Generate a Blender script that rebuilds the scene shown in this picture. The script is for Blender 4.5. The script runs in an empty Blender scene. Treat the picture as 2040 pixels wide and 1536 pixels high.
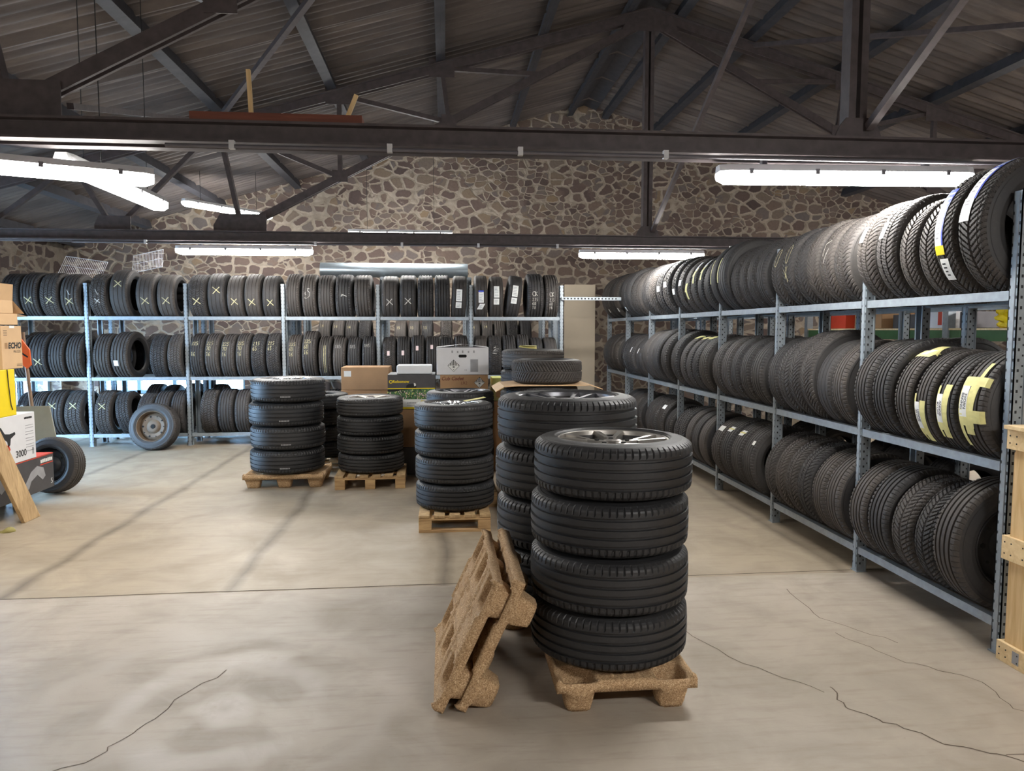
import bpy, bmesh, math, random
import numpy as np
from mathutils import Vector, Matrix, Euler
random.seed(7)
rng = np.random.RandomState(3)
PI = math.pi
C = bpy.context.scene.collection
ORD = ['', 'first', 'second', 'third', 'fourth', 'fifth', 'sixth', 'seventh', 'eighth', 'ninth', 'tenth']

# ------------------------------------------------------------------ helpers
class MB:
    """collects boxes, bars, tubes and prisms into ONE mesh"""
    def __init__(s): s.v = []; s.f = []; s.m = []; s.cur = 0
    def add(s, vs, fs):
        n = len(s.v); s.v += [tuple(v) for v in vs]
        for f in fs: s.f.append([i + n for i in f]); s.m.append(s.cur)
        return s
    def box(s, c, d, M=None):
        x, y, z = d[0] / 2, d[1] / 2, d[2] / 2
        vs = [Vector((a * x, b * y, e * z)) for a in (-1, 1) for b in (-1, 1) for e in (-1, 1)]
        if M is not None: vs = [M @ v for v in vs]
        c = Vector(c)
        return s.add([v + c for v in vs], [(0, 1, 3, 2), (4, 6, 7, 5), (0, 4, 5, 1), (2, 3, 7, 6), (0, 2, 6, 4), (1, 5, 7, 3)])
    def bb(s, lo, hi):
        return s.box([(a + b) / 2 for a, b in zip(lo, hi)], [abs(b - a) for a, b in zip(lo, hi)])
    def bar(s, p0, p1, w, h, up=(0, 0, 1)):
        p0, p1 = Vector(p0), Vector(p1); d = (p1 - p0); L = d.length; d.normalize()
        up = Vector(up)
        if abs(d.dot(up)) > .98: up = Vector((1, 0, 0)) if abs(d.x) < .9 else Vector((0, 1, 0))
        r = d.cross(up).normalized(); u = r.cross(d).normalized()
        M = Matrix((r, d, u)).transposed()
        return s.box((p0 + p1) / 2, (w, L, h), M)
    def tube(s, pts, r, n=8, cap=True):
        pts = [Vector(p) for p in pts]; vs = []; fs = []
        for i, p in enumerate(pts):
            d = (pts[min(i + 1, len(pts) - 1)] - pts[max(i - 1, 0)]).normalized()
            a = Vector((0, 0, 1)) if abs(d.z) < .9 else Vector((1, 0, 0))
            u = d.cross(a).normalized(); w = d.cross(u)
            for k in range(n):
                t = 2 * PI * k / n; vs.append(p + (u * math.cos(t) + w * math.sin(t)) * r)
        for i in range(len(pts) - 1):
            for k in range(n):
                fs.append((i * n + k, i * n + (k + 1) % n, (i + 1) * n + (k + 1) % n, (i + 1) * n + k))
        if cap: fs.append(tuple(range(n))[::-1]); fs.append(tuple((len(pts) - 1) * n + k for k in range(n)))
        return s.add(vs, fs)
    def lathe(s, prof, n=48, axis='X', closed=False, M=None):
        vs = []; fs = []; P = len(prof)
        for k in range(n):
            t = 2 * PI * k / n
            for (a, r) in prof:
                v = Vector((a, -r * math.cos(t), r * math.sin(t)))
                if axis == 'Z': v = Vector((r * math.cos(t), r * math.sin(t), a))
                vs.append(M @ v if M is not None else v)
        for k in range(n):
            k2 = (k + 1) % n
            for i in range(P if closed else P - 1):
                j = (i + 1) % P
                fs.append((k * P + i, k2 * P + i, k2 * P + j, k * P + j))
        return s.add(vs, fs)
    def prism(s, poly, a, b, plane='XZ'):
        n = len(poly)
        def p(q, t): return {'XZ': (q[0], t, q[1]), 'YZ': (t, q[0], q[1]), 'XY': (q[0], q[1], t)}[plane]
        vs = [p(q, a) for q in poly] + [p(q, b) for q in poly]
        fs = [tuple(range(n)), tuple(range(2 * n - 1, n - 1, -1))] + [(i, i + n, (i + 1) % n + n, (i + 1) % n) for i in range(n)]
        return s.add(vs, fs)
    def mesh(s, name, mats, smooth=False, bevel=0):
        me = bpy.data.meshes.new(name); me.from_pydata(s.v, [], s.f)
        for m in (mats if isinstance(mats, (list, tuple)) else [mats]): me.materials.append(m)
        me.polygons.foreach_set('material_index', s.m)
        bm = bmesh.new(); bm.from_mesh(me)
        bmesh.ops.recalc_face_normals(bm, faces=bm.faces)
        if bevel: bmesh.ops.bevel(bm, geom=bm.edges[:], offset=bevel, segments=2, profile=.6, affect='EDGES', clamp_overlap=True)
        bm.to_mesh(me); bm.free()
        if smooth is True: me.polygons.foreach_set('use_smooth', [True] * len(me.polygons))
        elif smooth: me.shade_smooth() if False else _auto(me, smooth)
        return me
    def build(s, name, mats, parent=None, smooth=False, bevel=0, loc=None, rot=None):
        return link(name, s.mesh(name, mats, smooth, bevel), parent, loc, rot)

def _auto(me, ang):
    me.polygons.foreach_set('use_smooth', [True] * len(me.polygons))
    bm = bmesh.new(); bm.from_mesh(me)
    for e in bm.edges:
        if len(e.link_faces) == 2 and e.calc_face_angle(0) > ang: e.smooth = False
    bm.to_mesh(me); bm.free()

def link(name, data, parent=None, loc=None, rot=None, scale=None):
    o = bpy.data.objects.new(name, data); C.objects.link(o)
    if parent is not None: o.parent = parent
    if loc is not None: o.location = loc
    if rot is not None: o.rotation_euler = rot
    if scale is not None: o.scale = scale
    return o
def tag(o, label, cat, group=None, kind=None):
    o['label'] = label; o['category'] = cat
    if group: o['group'] = group
    if kind: o['kind'] = kind
    return o
def thing(name, label, cat, loc=(0, 0, 0), rot=(0, 0, 0), group=None, kind=None):
    return tag(link(name, None, None, loc, rot), label, cat, group, kind)
def structure(name, mb, m, smooth=False):
    o = mb.build(name, m, None, smooth); o['kind'] = 'structure'; return o
def np_mesh(name, V, Q, mats, smooth=False):
    me = bpy.data.meshes.new(name)
    me.vertices.add(len(V)); me.vertices.foreach_set('co', np.asarray(V, np.float32).ravel())
    Q = np.asarray(Q, np.int32); me.loops.add(Q.size); me.loops.foreach_set('vertex_index', Q.ravel())
    me.polygons.add(len(Q)); me.polygons.foreach_set('loop_start', np.arange(0, Q.size, 4, dtype=np.int32))
    me.polygons.foreach_set('use_smooth', np.full(len(Q), smooth))
    for m in (mats if isinstance(mats, (list, tuple)) else [mats]): me.materials.append(m)
    me.update(calc_edges=True); me.validate(); return me
def text_mesh(s, size, mat, align='CENTER', shear=0, bold=0, sx=1):
    cu = bpy.data.curves.new('lettering', 'FONT'); cu.body = s; cu.size = size; cu.align_x = align; cu.align_y = 'CENTER'; cu.shear = shear; cu.offset = bold
    o = bpy.data.objects.new('lettering', cu); C.objects.link(o)
    dg = bpy.context.evaluated_depsgraph_get(); dg.update()
    me = bpy.data.meshes.new_from_object(o.evaluated_get(dg)); bpy.data.objects.remove(o); bpy.data.curves.remove(cu)
    me.materials.clear(); me.materials.append(mat)
    if sx != 1:
        for v in me.vertices: v.co.x *= sx
    return me
def front_text(parent, s, size, mat, x, z, y, name='printed_text', **k):
    return link(name, text_mesh(s, size, mat, **k), parent, (x, y, z), (PI / 2, 0, 0))

# ------------------------------------------------------------------ materials
def nodes(name):
    m = bpy.data.materials.new(name); m.use_nodes = True
    nt = m.node_tree; b = nt.nodes['Principled BSDF']
    return m, nt, b
def N(nt, t, **k):
    n = nt.nodes.new(t)
    for a, v in k.items():
        if a.startswith('i_'): n.inputs[a[2:].replace('_', ' ')].default_value = v
        else: setattr(n, a, v)
    return n
def L(nt, a, b): nt.links.new(a, b)
def ramp(nt, fac, stops):
    r = nt.nodes.new('ShaderNodeValToRGB'); e = r.color_ramp.elements
    while len(e) < len(stops): e.new(.5)
    for el, (p, c) in zip(e, stops): el.position = p; el.color = (*c, 1) if len(c) == 3 else c
    L(nt, fac, r.inputs[0]); return r.outputs[0]
def mixc(nt, fac, a, b, mode='MIX'):
    n = nt.nodes.new('ShaderNodeMix'); n.data_type = 'RGBA'; n.blend_type = mode
    for i, v in ((0, fac), (6, a), (7, b)):
        if hasattr(v, 'links'): L(nt, v, n.inputs[i])
        else: n.inputs[i].default_value = v if i == 0 else (*v, 1)
    return n.outputs[2]
def math_(nt, op, a, b=None, c=None, clamp=False):
    n = nt.nodes.new('ShaderNodeMath'); n.operation = op; n.use_clamp = clamp
    for i, v in enumerate((a, b, c)):
        if v is None: continue
        if hasattr(v, 'links'): L(nt, v, n.inputs[i])
        else: n.inputs[i].default_value = v
    return n.outputs[0]
def coords(nt, out='Object', scale=(1, 1, 1)):
    t = nt.nodes.new('ShaderNodeTexCoord'); mp = nt.nodes.new('ShaderNodeMapping'); mp.inputs['Scale'].default_value = scale
    L(nt, t.outputs[out], mp.inputs['Vector']); return mp.outputs['Vector']
def noise(nt, vec, scale, detail=4, rough=.55, out='Fac', dist=0):
    n = N(nt, 'ShaderNodeTexNoise'); n.inputs['Scale'].default_value = scale; n.inputs['Detail'].default_value = detail; n.inputs['Roughness'].default_value = rough; n.inputs['Distortion'].default_value = dist
    L(nt, vec, n.inputs['Vector']); return n.outputs[out]
def bump(nt, b, h, strength=.3, dist=.01):
    n = N(nt, 'ShaderNodeBump'); n.inputs['Strength'].default_value = strength; n.inputs['Distance'].default_value = dist
    L(nt, h, n.inputs['Height']); L(nt, n.outputs[0], b.inputs['Normal'])
def simple(name, col, rough=.6, metal=0, var=.12, scale=9, bmp=0, spec=.5, stretch=(1, 1, 1), rnd=0):
    m, nt, b = nodes(name)
    v = coords(nt, scale=stretch); n = noise(nt, v, scale, 5)
    lo = tuple(c * (1 - var) for c in col); hi = tuple(min(1, c * (1 + var)) for c in col)
    c = ramp(nt, n, [(.3, lo), (.7, hi)])
    if rnd:
        oi = N(nt, 'ShaderNodeObjectInfo'); hs = N(nt, 'ShaderNodeHueSaturation'); L(nt, c, hs.inputs['Color'])
        L(nt, math_(nt, 'MULTIPLY_ADD', oi.outputs['Random'], 2 * rnd, 1 - rnd), hs.inputs['Value']); c = hs.outputs[0]
    L(nt, c, b.inputs['Base Color'])
    b.inputs['Roughness'].default_value = rough; b.inputs['Metallic'].default_value = metal; b.inputs['Specular IOR Level'].default_value = spec
    if bmp: bump(nt, b, n, bmp, .004)
    return m
def s2l(r, g, b): return tuple(((c / 255 + .055) / 1.055) ** 2.4 if c > 10 else c / 255 / 12.92 for c in (r, g, b))

def rubber(name, base, brown, rough, spec, bmp, amt=.75):
    m, nt, b = nodes(name); v = coords(nt); oi = N(nt, 'ShaderNodeObjectInfo')
    off = N(nt, 'ShaderNodeVectorMath', operation='ADD'); L(nt, v, off.inputs[0]); L(nt, oi.outputs['Location'], off.inputs[1])
    n1 = noise(nt, off.outputs[0], 6, 5, .6); n2 = noise(nt, off.outputs[0], 55, 3, .6)
    k = math_(nt, 'MULTIPLY', math_(nt, 'POWER', oi.outputs['Random'], 1.2), amt)
    f = math_(nt, 'MULTIPLY_ADD', ramp(nt, n1, [(.35, (0, 0, 0)), (.7, (1, 1, 1))]), .35, k, clamp=True)
    c = mixc(nt, f, base, brown)
    c = mixc(nt, math_(nt, 'MULTIPLY', ramp(nt, n2, [(.55, (0, 0, 0)), (.75, (1, 1, 1))]), .25), c, tuple(min(1, x * 2) for x in brown))
    L(nt, c, b.inputs['Base Color']); b.inputs['Roughness'].default_value = rough; b.inputs['Specular IOR Level'].default_value = spec
    bump(nt, b, n2, bmp, .002); return m

M = {}
M['tread'] = rubber('tread_rubber', (.022, .022, .024), (.066, .056, .049), .7, .4, .25)
M['wall'] = rubber('sidewall_rubber', (.02, .02, .022), (.042, .038, .035), .58, .45, .12)
M['fresh'] = rubber('black_rubber', (.015, .0155, .0175), (.032, .031, .031), .52, .45, .2, .55)
M['steel'] = simple('galvanised_steel', s2l(146, 154, 160), .45, .4, .12, 22, .03)
M['slot'] = simple('dark_slot', (.012, .013, .015), .7, 0)
M['truss'] = simple('truss_paint', s2l(76, 68, 69), .6, 0, .25, 14, .15)
M['purlin'] = simple('purlin_paint', s2l(58, 58, 64), .65, 0, .25, 10, .15)
M['alloy'] = simple('alloy_silver', s2l(176, 172, 166), .34, .85, .08, 20)
M['alloyd'] = simple('alloy_grey', s2l(105, 106, 110), .32, .8, .1, 20)
M['barrel'] = simple('rim_barrel', s2l(58, 57, 58), .5, .5, .2, 10)
M['chrome'] = simple('alloy_polished', s2l(205, 208, 212), .2, .95, .05, 20)
M['rust'] = simple('dusty_steel_rim', s2l(100, 83, 66), .7, .1, .25, 12, .1)
M['rimblack'] = simple('black_steel_rim', s2l(28, 28, 30), .6, .2, .2, 10)
M['hole'] = simple('dark_hole', (.004, .004, .004), .9)
M['chalk'] = simple('chalk_white', s2l(186, 182, 174), .95, 0, .25, 120)
M['chalky'] = simple('chalk_yellow', s2l(190, 180, 138), .95, 0, .25, 120)
M['paper'] = simple('paper_white', s2l(222, 222, 218), .8, 0, .04)
M['pink'] = simple('paper_pink', s2l(214, 190, 186), .8, 0, .05)
M['tape'] = simple('masking_tape', s2l(212, 204, 138), .75, 0, .1, 30)
M['ink'] = simple('black_ink', (.012, .012, .013), .8)
M['greyink'] = simple('grey_ink', s2l(150, 150, 152), .8)
M['blue'] = simple('blue_ink', s2l(38, 62, 176), .6)
M['yellow'] = simple('yellow_print', s2l(232, 205, 20), .5, 0, .04)
M['redp'] = simple('red_print', s2l(196, 62, 36), .55, 0, .06)
M['card'] = simple('cardboard', s2l(168, 133, 98), .85, 0, .1, 4, .05)
M['cardl'] = simple('cardboard_light', s2l(198, 164, 124), .85, 0, .08, 4, .05)
M['cardd'] = simple('cardboard_inside', s2l(140, 104, 70), .9, 0, .1, 4)
M['white'] = simple('white_board', s2l(214, 214, 216), .6, 0, .03)
M['foam'] = simple('white_foam', s2l(226, 228, 230), .8, 0, .03)
M['olive'] = simple('olive_board', s2l(150, 140, 84), .8, 0, .15)
M['lime'] = simple('lime_board', s2l(196, 200, 120), .8, 0, .1)
M['charcoal'] = simple('charcoal_print', s2l(70, 68, 70), .5, 0, .1)
M['orange'] = simple('orange_plastic', s2l(226, 92, 20), .45, 0, .06)
M['beige'] = simple('beige_panel', s2l(204, 190, 168), .7, 0, .05, 2)
M['conduit'] = simple('conduit_grey', s2l(100, 98, 104), .5, .2)
M['duct'] = simple('duct_zinc', s2l(160, 172, 180), .38, .8, .12, 5, .06, stretch=(1, 4, 4))
M['green'] = simple('green_paint', s2l(66, 104, 62), .5)
M['handle'] = simple('worn_wood_handle', s2l(134, 108, 88), .8, 0, .2, 20, stretch=(1, 1, .15))
M['housing'] = simple('lamp_housing', s2l(198, 198, 200), .5, 0, .03)
M['wire'] = simple('white_wire', s2l(200, 204, 208), .45, .2)
M['greyboard'] = simple('grey_board', s2l(150, 148, 134), .75, 0, .06)
M['frame'] = simple('window_frame_paint', s2l(120, 150, 165), .5)
def wood(name, a, b_, s=3, rough=.75):
    m, nt, b = nodes(name); v = coords(nt, scale=(14, 14, 1.2) if s == 3 else (1.2, 14, 14))
    oi = N(nt, 'ShaderNodeObjectInfo'); off = N(nt, 'ShaderNodeVectorMath', operation='ADD'); L(nt, v, off.inputs[0]); L(nt, oi.outputs['Random'], off.inputs[1])
    n = noise(nt, off.outputs[0], 2.2, 6, .6, dist=.8); L(nt, ramp(nt, n, [(.3, a), (.7, b_)]), b.inputs['Base Color'])
    b.inputs['Roughness'].default_value = rough; bump(nt, b, n, .2, .003); return m
M['woodx'] = wood('pallet_wood', s2l(150, 116, 78), s2l(204, 170, 122), 1)
M['woodz'] = wood('plank_wood', s2l(150, 122, 84), s2l(196, 166, 122), 3)
M['pine'] = wood('crate_pine', s2l(204, 168, 116), s2l(232, 204, 156), 3)
M['pinex'] = wood('crate_pine_light', s2l(214, 184, 136), s2l(238, 214, 170), 1)
M['redwood'] = wood('red_brown_wood', s2l(104, 58, 46), s2l(132, 78, 60), 1)
def chips():
    m, nt, b = nodes('pressed_wood'); v = coords(nt, scale=(1, 1, 1))
    vo = N(nt, 'ShaderNodeTexVoronoi'); vo.inputs['Scale'].default_value = 300; L(nt, v, vo.inputs['Vector'])
    sp = N(nt, 'ShaderNodeSeparateColor'); L(nt, vo.outputs['Color'], sp.inputs[0])
    c = ramp(nt, sp.outputs[0], [(0, s2l(134, 104, 72)), (.4, s2l(176, 142, 104)), (.85, s2l(198, 167, 127)), (1, s2l(224, 198, 160))])
    n = noise(nt, v, 5, 4); c = mixc(nt, ramp(nt, n, [(.4, (0, 0, 0)), (.75, (.4, .4, .4))]), c, s2l(140, 114, 86))
    L(nt, c, b.inputs['Base Color']); b.inputs['Roughness'].default_value = .85; bump(nt, b, sp.outputs[1], .5, .004); return m
M['chips'] = chips()
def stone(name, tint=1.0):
    m, nt, b = nodes(name); t = nt.nodes.new('ShaderNodeTexCoord')
    w = N(nt, 'ShaderNodeTexNoise'); w.inputs['Scale'].default_value = 3.4; w.inputs['Detail'].default_value = 4; L(nt, t.outputs['Object'], w.inputs['Vector'])
    sub = N(nt, 'ShaderNodeVectorMath', operation='SUBTRACT'); L(nt, w.outputs['Color'], sub.inputs[0]); sub.inputs[1].default_value = (.5, .5, .5)
    sc = N(nt, 'ShaderNodeVectorMath', operation='SCALE'); L(nt, sub.outputs[0], sc.inputs[0]); sc.inputs['Scale'].default_value = .15
    ad = N(nt, 'ShaderNodeVectorMath', operation='ADD'); L(nt, t.outputs['Object'], ad.inputs[0]); L(nt, sc.outputs[0], ad.inputs[1])
    mp = N(nt, 'ShaderNodeMapping'); mp.inputs['Scale'].default_value = (1, .6, 1.5); L(nt, ad.outputs[0], mp.inputs['Vector'])
    def layer(scale):
        e = N(nt, 'ShaderNodeTexVoronoi', feature='DISTANCE_TO_EDGE'); c = N(nt, 'ShaderNodeTexVoronoi', feature='F1')
        for q in (e, c): q.inputs['Scale'].default_value = scale; q.inputs['Randomness'].default_value = .92; L(nt, mp.outputs[0], q.inputs['Vector'])
        sp = N(nt, 'ShaderNodeSeparateColor'); L(nt, c.outputs['Color'], sp.inputs[0])
        rd = math_(nt, 'MULTIPLY_ADD', c.outputs['Distance'], -.85, .62)
        return math_(nt, 'SMOOTH_MIN', e.outputs['Distance'], rd, .12), sp.outputs
    e1, c1 = layer(3.9); e2, c2 = layer(6.2)
    pick = ramp(nt, noise(nt, t.outputs['Object'], 1.3, 2), [(.47, (0, 0, 0)), (.53, (1, 1, 1))])
    e2b = math_(nt, 'MULTIPLY', e2, 1.25)
    e = math_(nt, 'ADD', math_(nt, 'MULTIPLY', e1, math_(nt, 'SUBTRACT', 1, pick)), math_(nt, 'MULTIPLY', e2b, pick))
    rn = mixc(nt, pick, c1[0], c2[0]); rn2 = mixc(nt, pick, c1[1], c2[1])
    fine = noise(nt, t.outputs['Object'], 22, 5, .65)
    ee = math_(nt, 'ADD', e, math_(nt, 'MULTIPLY_ADD', fine, .05, -.025))
    th = math_(nt, 'MULTIPLY_ADD', noise(nt, t.outputs['Object'], 3.3, 2), .11, .035)
    mask = math_(nt, 'MULTIPLY_ADD', math_(nt, 'SUBTRACT', ee, th), 30, .5, clamp=True)
    col = ramp(nt, rn, [(0, s2l(84, 70, 66)), (.3, s2l(104, 87, 80)), (.6, s2l(120, 102, 90)), (.8, s2l(108, 100, 97)), (1, s2l(142, 120, 94))])
    col = mixc(nt, math_(nt, 'MULTIPLY', fine, .5), col, s2l(60, 52, 50))
    mort = ramp(nt, noise(nt, t.outputs['Object'], 7, 5), [(.3, s2l(134, 123, 110)), (.7, s2l(166, 153, 138))])
    c = mixc(nt, mask, mort, col)
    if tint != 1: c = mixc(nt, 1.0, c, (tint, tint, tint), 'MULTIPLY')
    L(nt, c, b.inputs['Base Color']); b.inputs['Roughness'].default_value = .9
    h = math_(nt, 'ADD', math_(nt, 'MULTIPLY', math_(nt, 'MINIMUM', ee, .12), 6), math_(nt, 'MULTIPLY', fine, .3))
    bump(nt, b, h, .6, .03); return m
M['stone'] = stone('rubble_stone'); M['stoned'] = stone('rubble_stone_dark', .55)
def floor_mat():
    m, nt, b = nodes('concrete_floor'); t = nt.nodes.new('ShaderNodeTexCoord'); P = t.outputs['Object']
    sx = N(nt, 'ShaderNodeSeparateXYZ'); L(nt, P, sx.inputs[0]); X, Y = sx.outputs[0], sx.outputs[1]
    big = noise(nt, P, .55, 5, .6); mid = noise(nt, P, 2.4, 6, .6, dist=.6); fine = noise(nt, P, 30, 5, .7)
    st = N(nt, 'ShaderNodeMapping'); st.inputs['Scale'].default_value = (1.2, 9, 1); L(nt, P, st.inputs['Vector']); streak = noise(nt, st.outputs[0], 2.2, 5, .65)
    near = ramp(nt, big, [(.3, s2l(152, 142, 129)), (.55, s2l(168, 157, 143)), (.75, s2l(180, 170, 157))])
    far = ramp(nt, big, [(.3, s2l(144, 131, 112)), (.55, s2l(160, 146, 126)), (.75, s2l(172, 157, 136))])
    wob = math_(nt, 'MULTIPLY_ADD', noise(nt, P, 3, 3), .03, Y)
    isfar = math_(nt, 'MULTIPLY_ADD', math_(nt, 'SUBTRACT', wob, 4.47), 60, .5, clamp=True)
    c = mixc(nt, isfar, near, far)
    c = mixc(nt, math_(nt, 'MULTIPLY', ramp(nt, mid, [(.42, (0, 0, 0)), (.66, (1, 1, 1))]), .3), c, s2l(118, 106, 92))
    c = mixc(nt, math_(nt, 'MULTIPLY', ramp(nt, streak, [(.5, (0, 0, 0)), (.68, (1, 1, 1))]), .3), c, s2l(126, 110, 92))
    c = mixc(nt, math_(nt, 'MULTIPLY', ramp(nt, fine, [(.62, (0, 0, 0)), (.8, (1, 1, 1))]), .3), c, s2l(110, 100, 88))
    # dirty plank-form bands running along the hall beyond the slab joint
    wx = math_(nt, 'ADD', X, math_(nt, 'MULTIPLY_ADD', noise(nt, P, 1.1, 3), .16, -.08))
    fr = math_(nt, 'PINGPONG', math_(nt, 'ADD', wx, 2.66), .66)
    band = math_(nt, 'MULTIPLY', math_(nt, 'SUBTRACT', 1, math_(nt, 'MULTIPLY', math_(nt, 'ABSOLUTE', fr), 14), clamp=True), isfar)
    band = math_(nt, 'MULTIPLY', band, math_(nt, 'MULTIPLY_ADD', mid, .8, .35), clamp=True)
    c = mixc(nt, math_(nt, 'MULTIPLY', band, .85), c, s2l(84, 74, 62))
    # scratch swirl, with lamp glare painted into its pale rings
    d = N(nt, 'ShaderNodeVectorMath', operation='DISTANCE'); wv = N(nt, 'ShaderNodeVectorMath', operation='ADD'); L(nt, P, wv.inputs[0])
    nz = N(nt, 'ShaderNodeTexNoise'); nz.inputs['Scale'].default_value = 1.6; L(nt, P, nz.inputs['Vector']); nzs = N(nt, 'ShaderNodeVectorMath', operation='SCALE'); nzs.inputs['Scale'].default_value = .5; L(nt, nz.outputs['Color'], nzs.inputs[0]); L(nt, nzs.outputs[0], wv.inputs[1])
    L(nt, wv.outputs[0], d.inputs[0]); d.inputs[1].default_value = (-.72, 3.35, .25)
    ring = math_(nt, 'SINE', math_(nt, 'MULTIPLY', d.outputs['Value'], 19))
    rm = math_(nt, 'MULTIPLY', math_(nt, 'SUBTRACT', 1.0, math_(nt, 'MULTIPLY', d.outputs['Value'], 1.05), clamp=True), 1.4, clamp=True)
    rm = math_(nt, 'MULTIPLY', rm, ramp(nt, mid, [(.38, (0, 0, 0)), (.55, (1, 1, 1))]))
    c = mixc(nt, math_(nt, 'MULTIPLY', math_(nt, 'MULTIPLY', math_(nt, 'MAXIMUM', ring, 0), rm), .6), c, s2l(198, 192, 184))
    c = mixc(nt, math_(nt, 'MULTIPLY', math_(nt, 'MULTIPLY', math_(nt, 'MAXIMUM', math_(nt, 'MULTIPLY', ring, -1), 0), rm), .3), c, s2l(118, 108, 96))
    L(nt, c, b.inputs['Base Color'])
    L(nt, ramp(nt, mid, [(.3, (.42, .42, .42)), (.7, (.6, .6, .6))]), b.inputs['Roughness']); b.inputs['Specular IOR Level'].default_value = .42
    bump(nt, b, math_(nt, 'ADD', math_(nt, 'MULTIPLY', fine, .35), mid), .14, .01); return m
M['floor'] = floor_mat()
M['crack'] = simple('crack_dirt', s2l(92, 80, 68), .9)
def roof_mat():
    m, nt, b = nodes('corrugated_roof'); v = coords(nt)
    mp = N(nt, 'ShaderNodeMapping'); mp.inputs['Scale'].default_value = (.5, 5, .5); L(nt, v, mp.inputs['Vector'])
    n = noise(nt, mp.outputs[0], 1.6, 6, .65); n2 = noise(nt, v, 12, 5, .6)
    c = ramp(nt, n, [(.3, s2l(66, 59, 58)), (.55, s2l(98, 89, 85)), (.75, s2l(128, 117, 110))])
    c = mixc(nt, math_(nt, 'MULTIPLY', n2, .4), c, s2l(84, 78, 77)); L(nt, c, b.inputs['Base Color']); b.inputs['Roughness'].default_value = .75
    bump(nt, b, n2, .2, .005); return m
M['roof'] = roof_mat()
def emit(name, col, s):
    m, nt, b = nodes(name); b.inputs['Base Color'].default_value = (.8, .8, .8, 1); b.inputs['Emission Color'].default_value = (*col, 1); b.inputs['Emission Strength'].default_value = s; return m
LAMP = 100.0
M['lamp'] = emit('lamp_diffuser', (1.0, .975, .935), LAMP)
M['lampdim'] = emit('lamp_diffuser_dim', (1.0, .965, .91), LAMP * .5)  # weaker copy of the diffuser, dimmed to even out the floor light
M['lampbright'] = emit('lamp_diffuser_bright', (1.0, .98, .95), LAMP * 1.45)  # stronger copy of the diffuser, boosted to lift the light on the right
def pane():
    m, nt, b = nodes('window_glass'); out = nt.nodes['Material Output']
    tr = N(nt, 'ShaderNodeBsdfTransparent'); tr.inputs[0].default_value = (.9, .97, 1, 1); gl = N(nt, 'ShaderNodeBsdfGlossy'); gl.inputs['Roughness'].default_value = .03
    fz = N(nt, 'ShaderNodeFresnel'); mx = N(nt, 'ShaderNodeMixShader'); L(nt, fz.outputs[0], mx.inputs[0]); L(nt, tr.outputs[0], mx.inputs[1]); L(nt, gl.outputs[0], mx.inputs[2]); L(nt, mx.outputs[0], out.inputs['Surface']); return m
M['glass'] = pane()
def plastic_bag():
    m, nt, b = nodes('clear_plastic'); b.inputs['Base Color'].default_value = (.75, .76, .74, 1); b.inputs['Roughness'].default_value = .25; b.inputs['Alpha'].default_value = .55; return m
M['bag'] = plastic_bag()
# ------------------------------------------------------------------ setting
RX, RZ, SL = 2.48, 5.60, .285          # ridge line and roof slope
XL, XR, YB, YF = -6.4, 11.5, 13.0, -1.7
def roofz(x): return RZ - SL * abs(x - RX)
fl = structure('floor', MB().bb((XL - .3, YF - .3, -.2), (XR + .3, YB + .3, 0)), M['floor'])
gr = structure('ground_outside', MB().bb((-22, YF - 3, -.5), (XL - .3, 22, -.06)).bb((XL - .3, YB + .3, -.5), (14, 22, -.06)), simple('yard_concrete', s2l(170, 170, 165), .9))
def ribbon(pts, w, z):
    mb = MB()
    for (a, b) in zip(pts, pts[1:]):
        a, b = Vector((*a, 0)), Vector((*b, 0)); n = (b - a).cross(Vector((0, 0, 1))).normalized() * w / 2
        e = (b - a).normalized() * w * .3; a = a - e; b = b + e; u = Vector((0, 0, z)); d = Vector((0, 0, z - .0015))
        mb.add([a - n + u, b - n + u, b + n + u, a + n + u], [(0, 1, 2, 3)])
    return mb
def wander(pts, amp=.03, n=6):
    out = []
    for a, b in zip(pts, pts[1:]):
        for i in range(n):
            t = i / n; out.append((a[0] + (b[0] - a[0]) * t + random.uniform(-amp, amp), a[1] + (b[1] - a[1]) * t + random.uniform(-amp, amp)))
    return out + [pts[-1]]
for pts, w, a in [([(-6, 4.43), (-2.65, 4.455), (.22, 4.49), (2.2, 4.5), (6, 4.52)], .010, .006),
                  ([(-1.05, 3.42), (-1.22, 3.0), (-1.3, 2.75), (-1.62, 2.5), (-1.9, 2.3)], .004, .02),
                  ([(1.22, 3.75), (1.42, 3.25), (1.66, 2.95)], .004, .012), ([(2.1, 4.2), (2.08, 3.75), (2.3, 3.4)], .004, .015),
                  ([(2.05, 3.55), (2.2, 3.2), (2.42, 3.0), (2.4, 2.75), (2.52, 2.55)], .004, .015),
                  ([(1.72, 3.0), (1.68, 2.82), (1.78, 2.7), (1.95, 2.5), (2.1, 2.43), (2.28, 2.2), (2.4, 2.05)], .006, .012), ([(2.1, 2.43), (2.35, 2.45)], .004, .01)]:
    ribbon(wander(pts, a), w, .0012).build('crack', M['crack'], fl)

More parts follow.
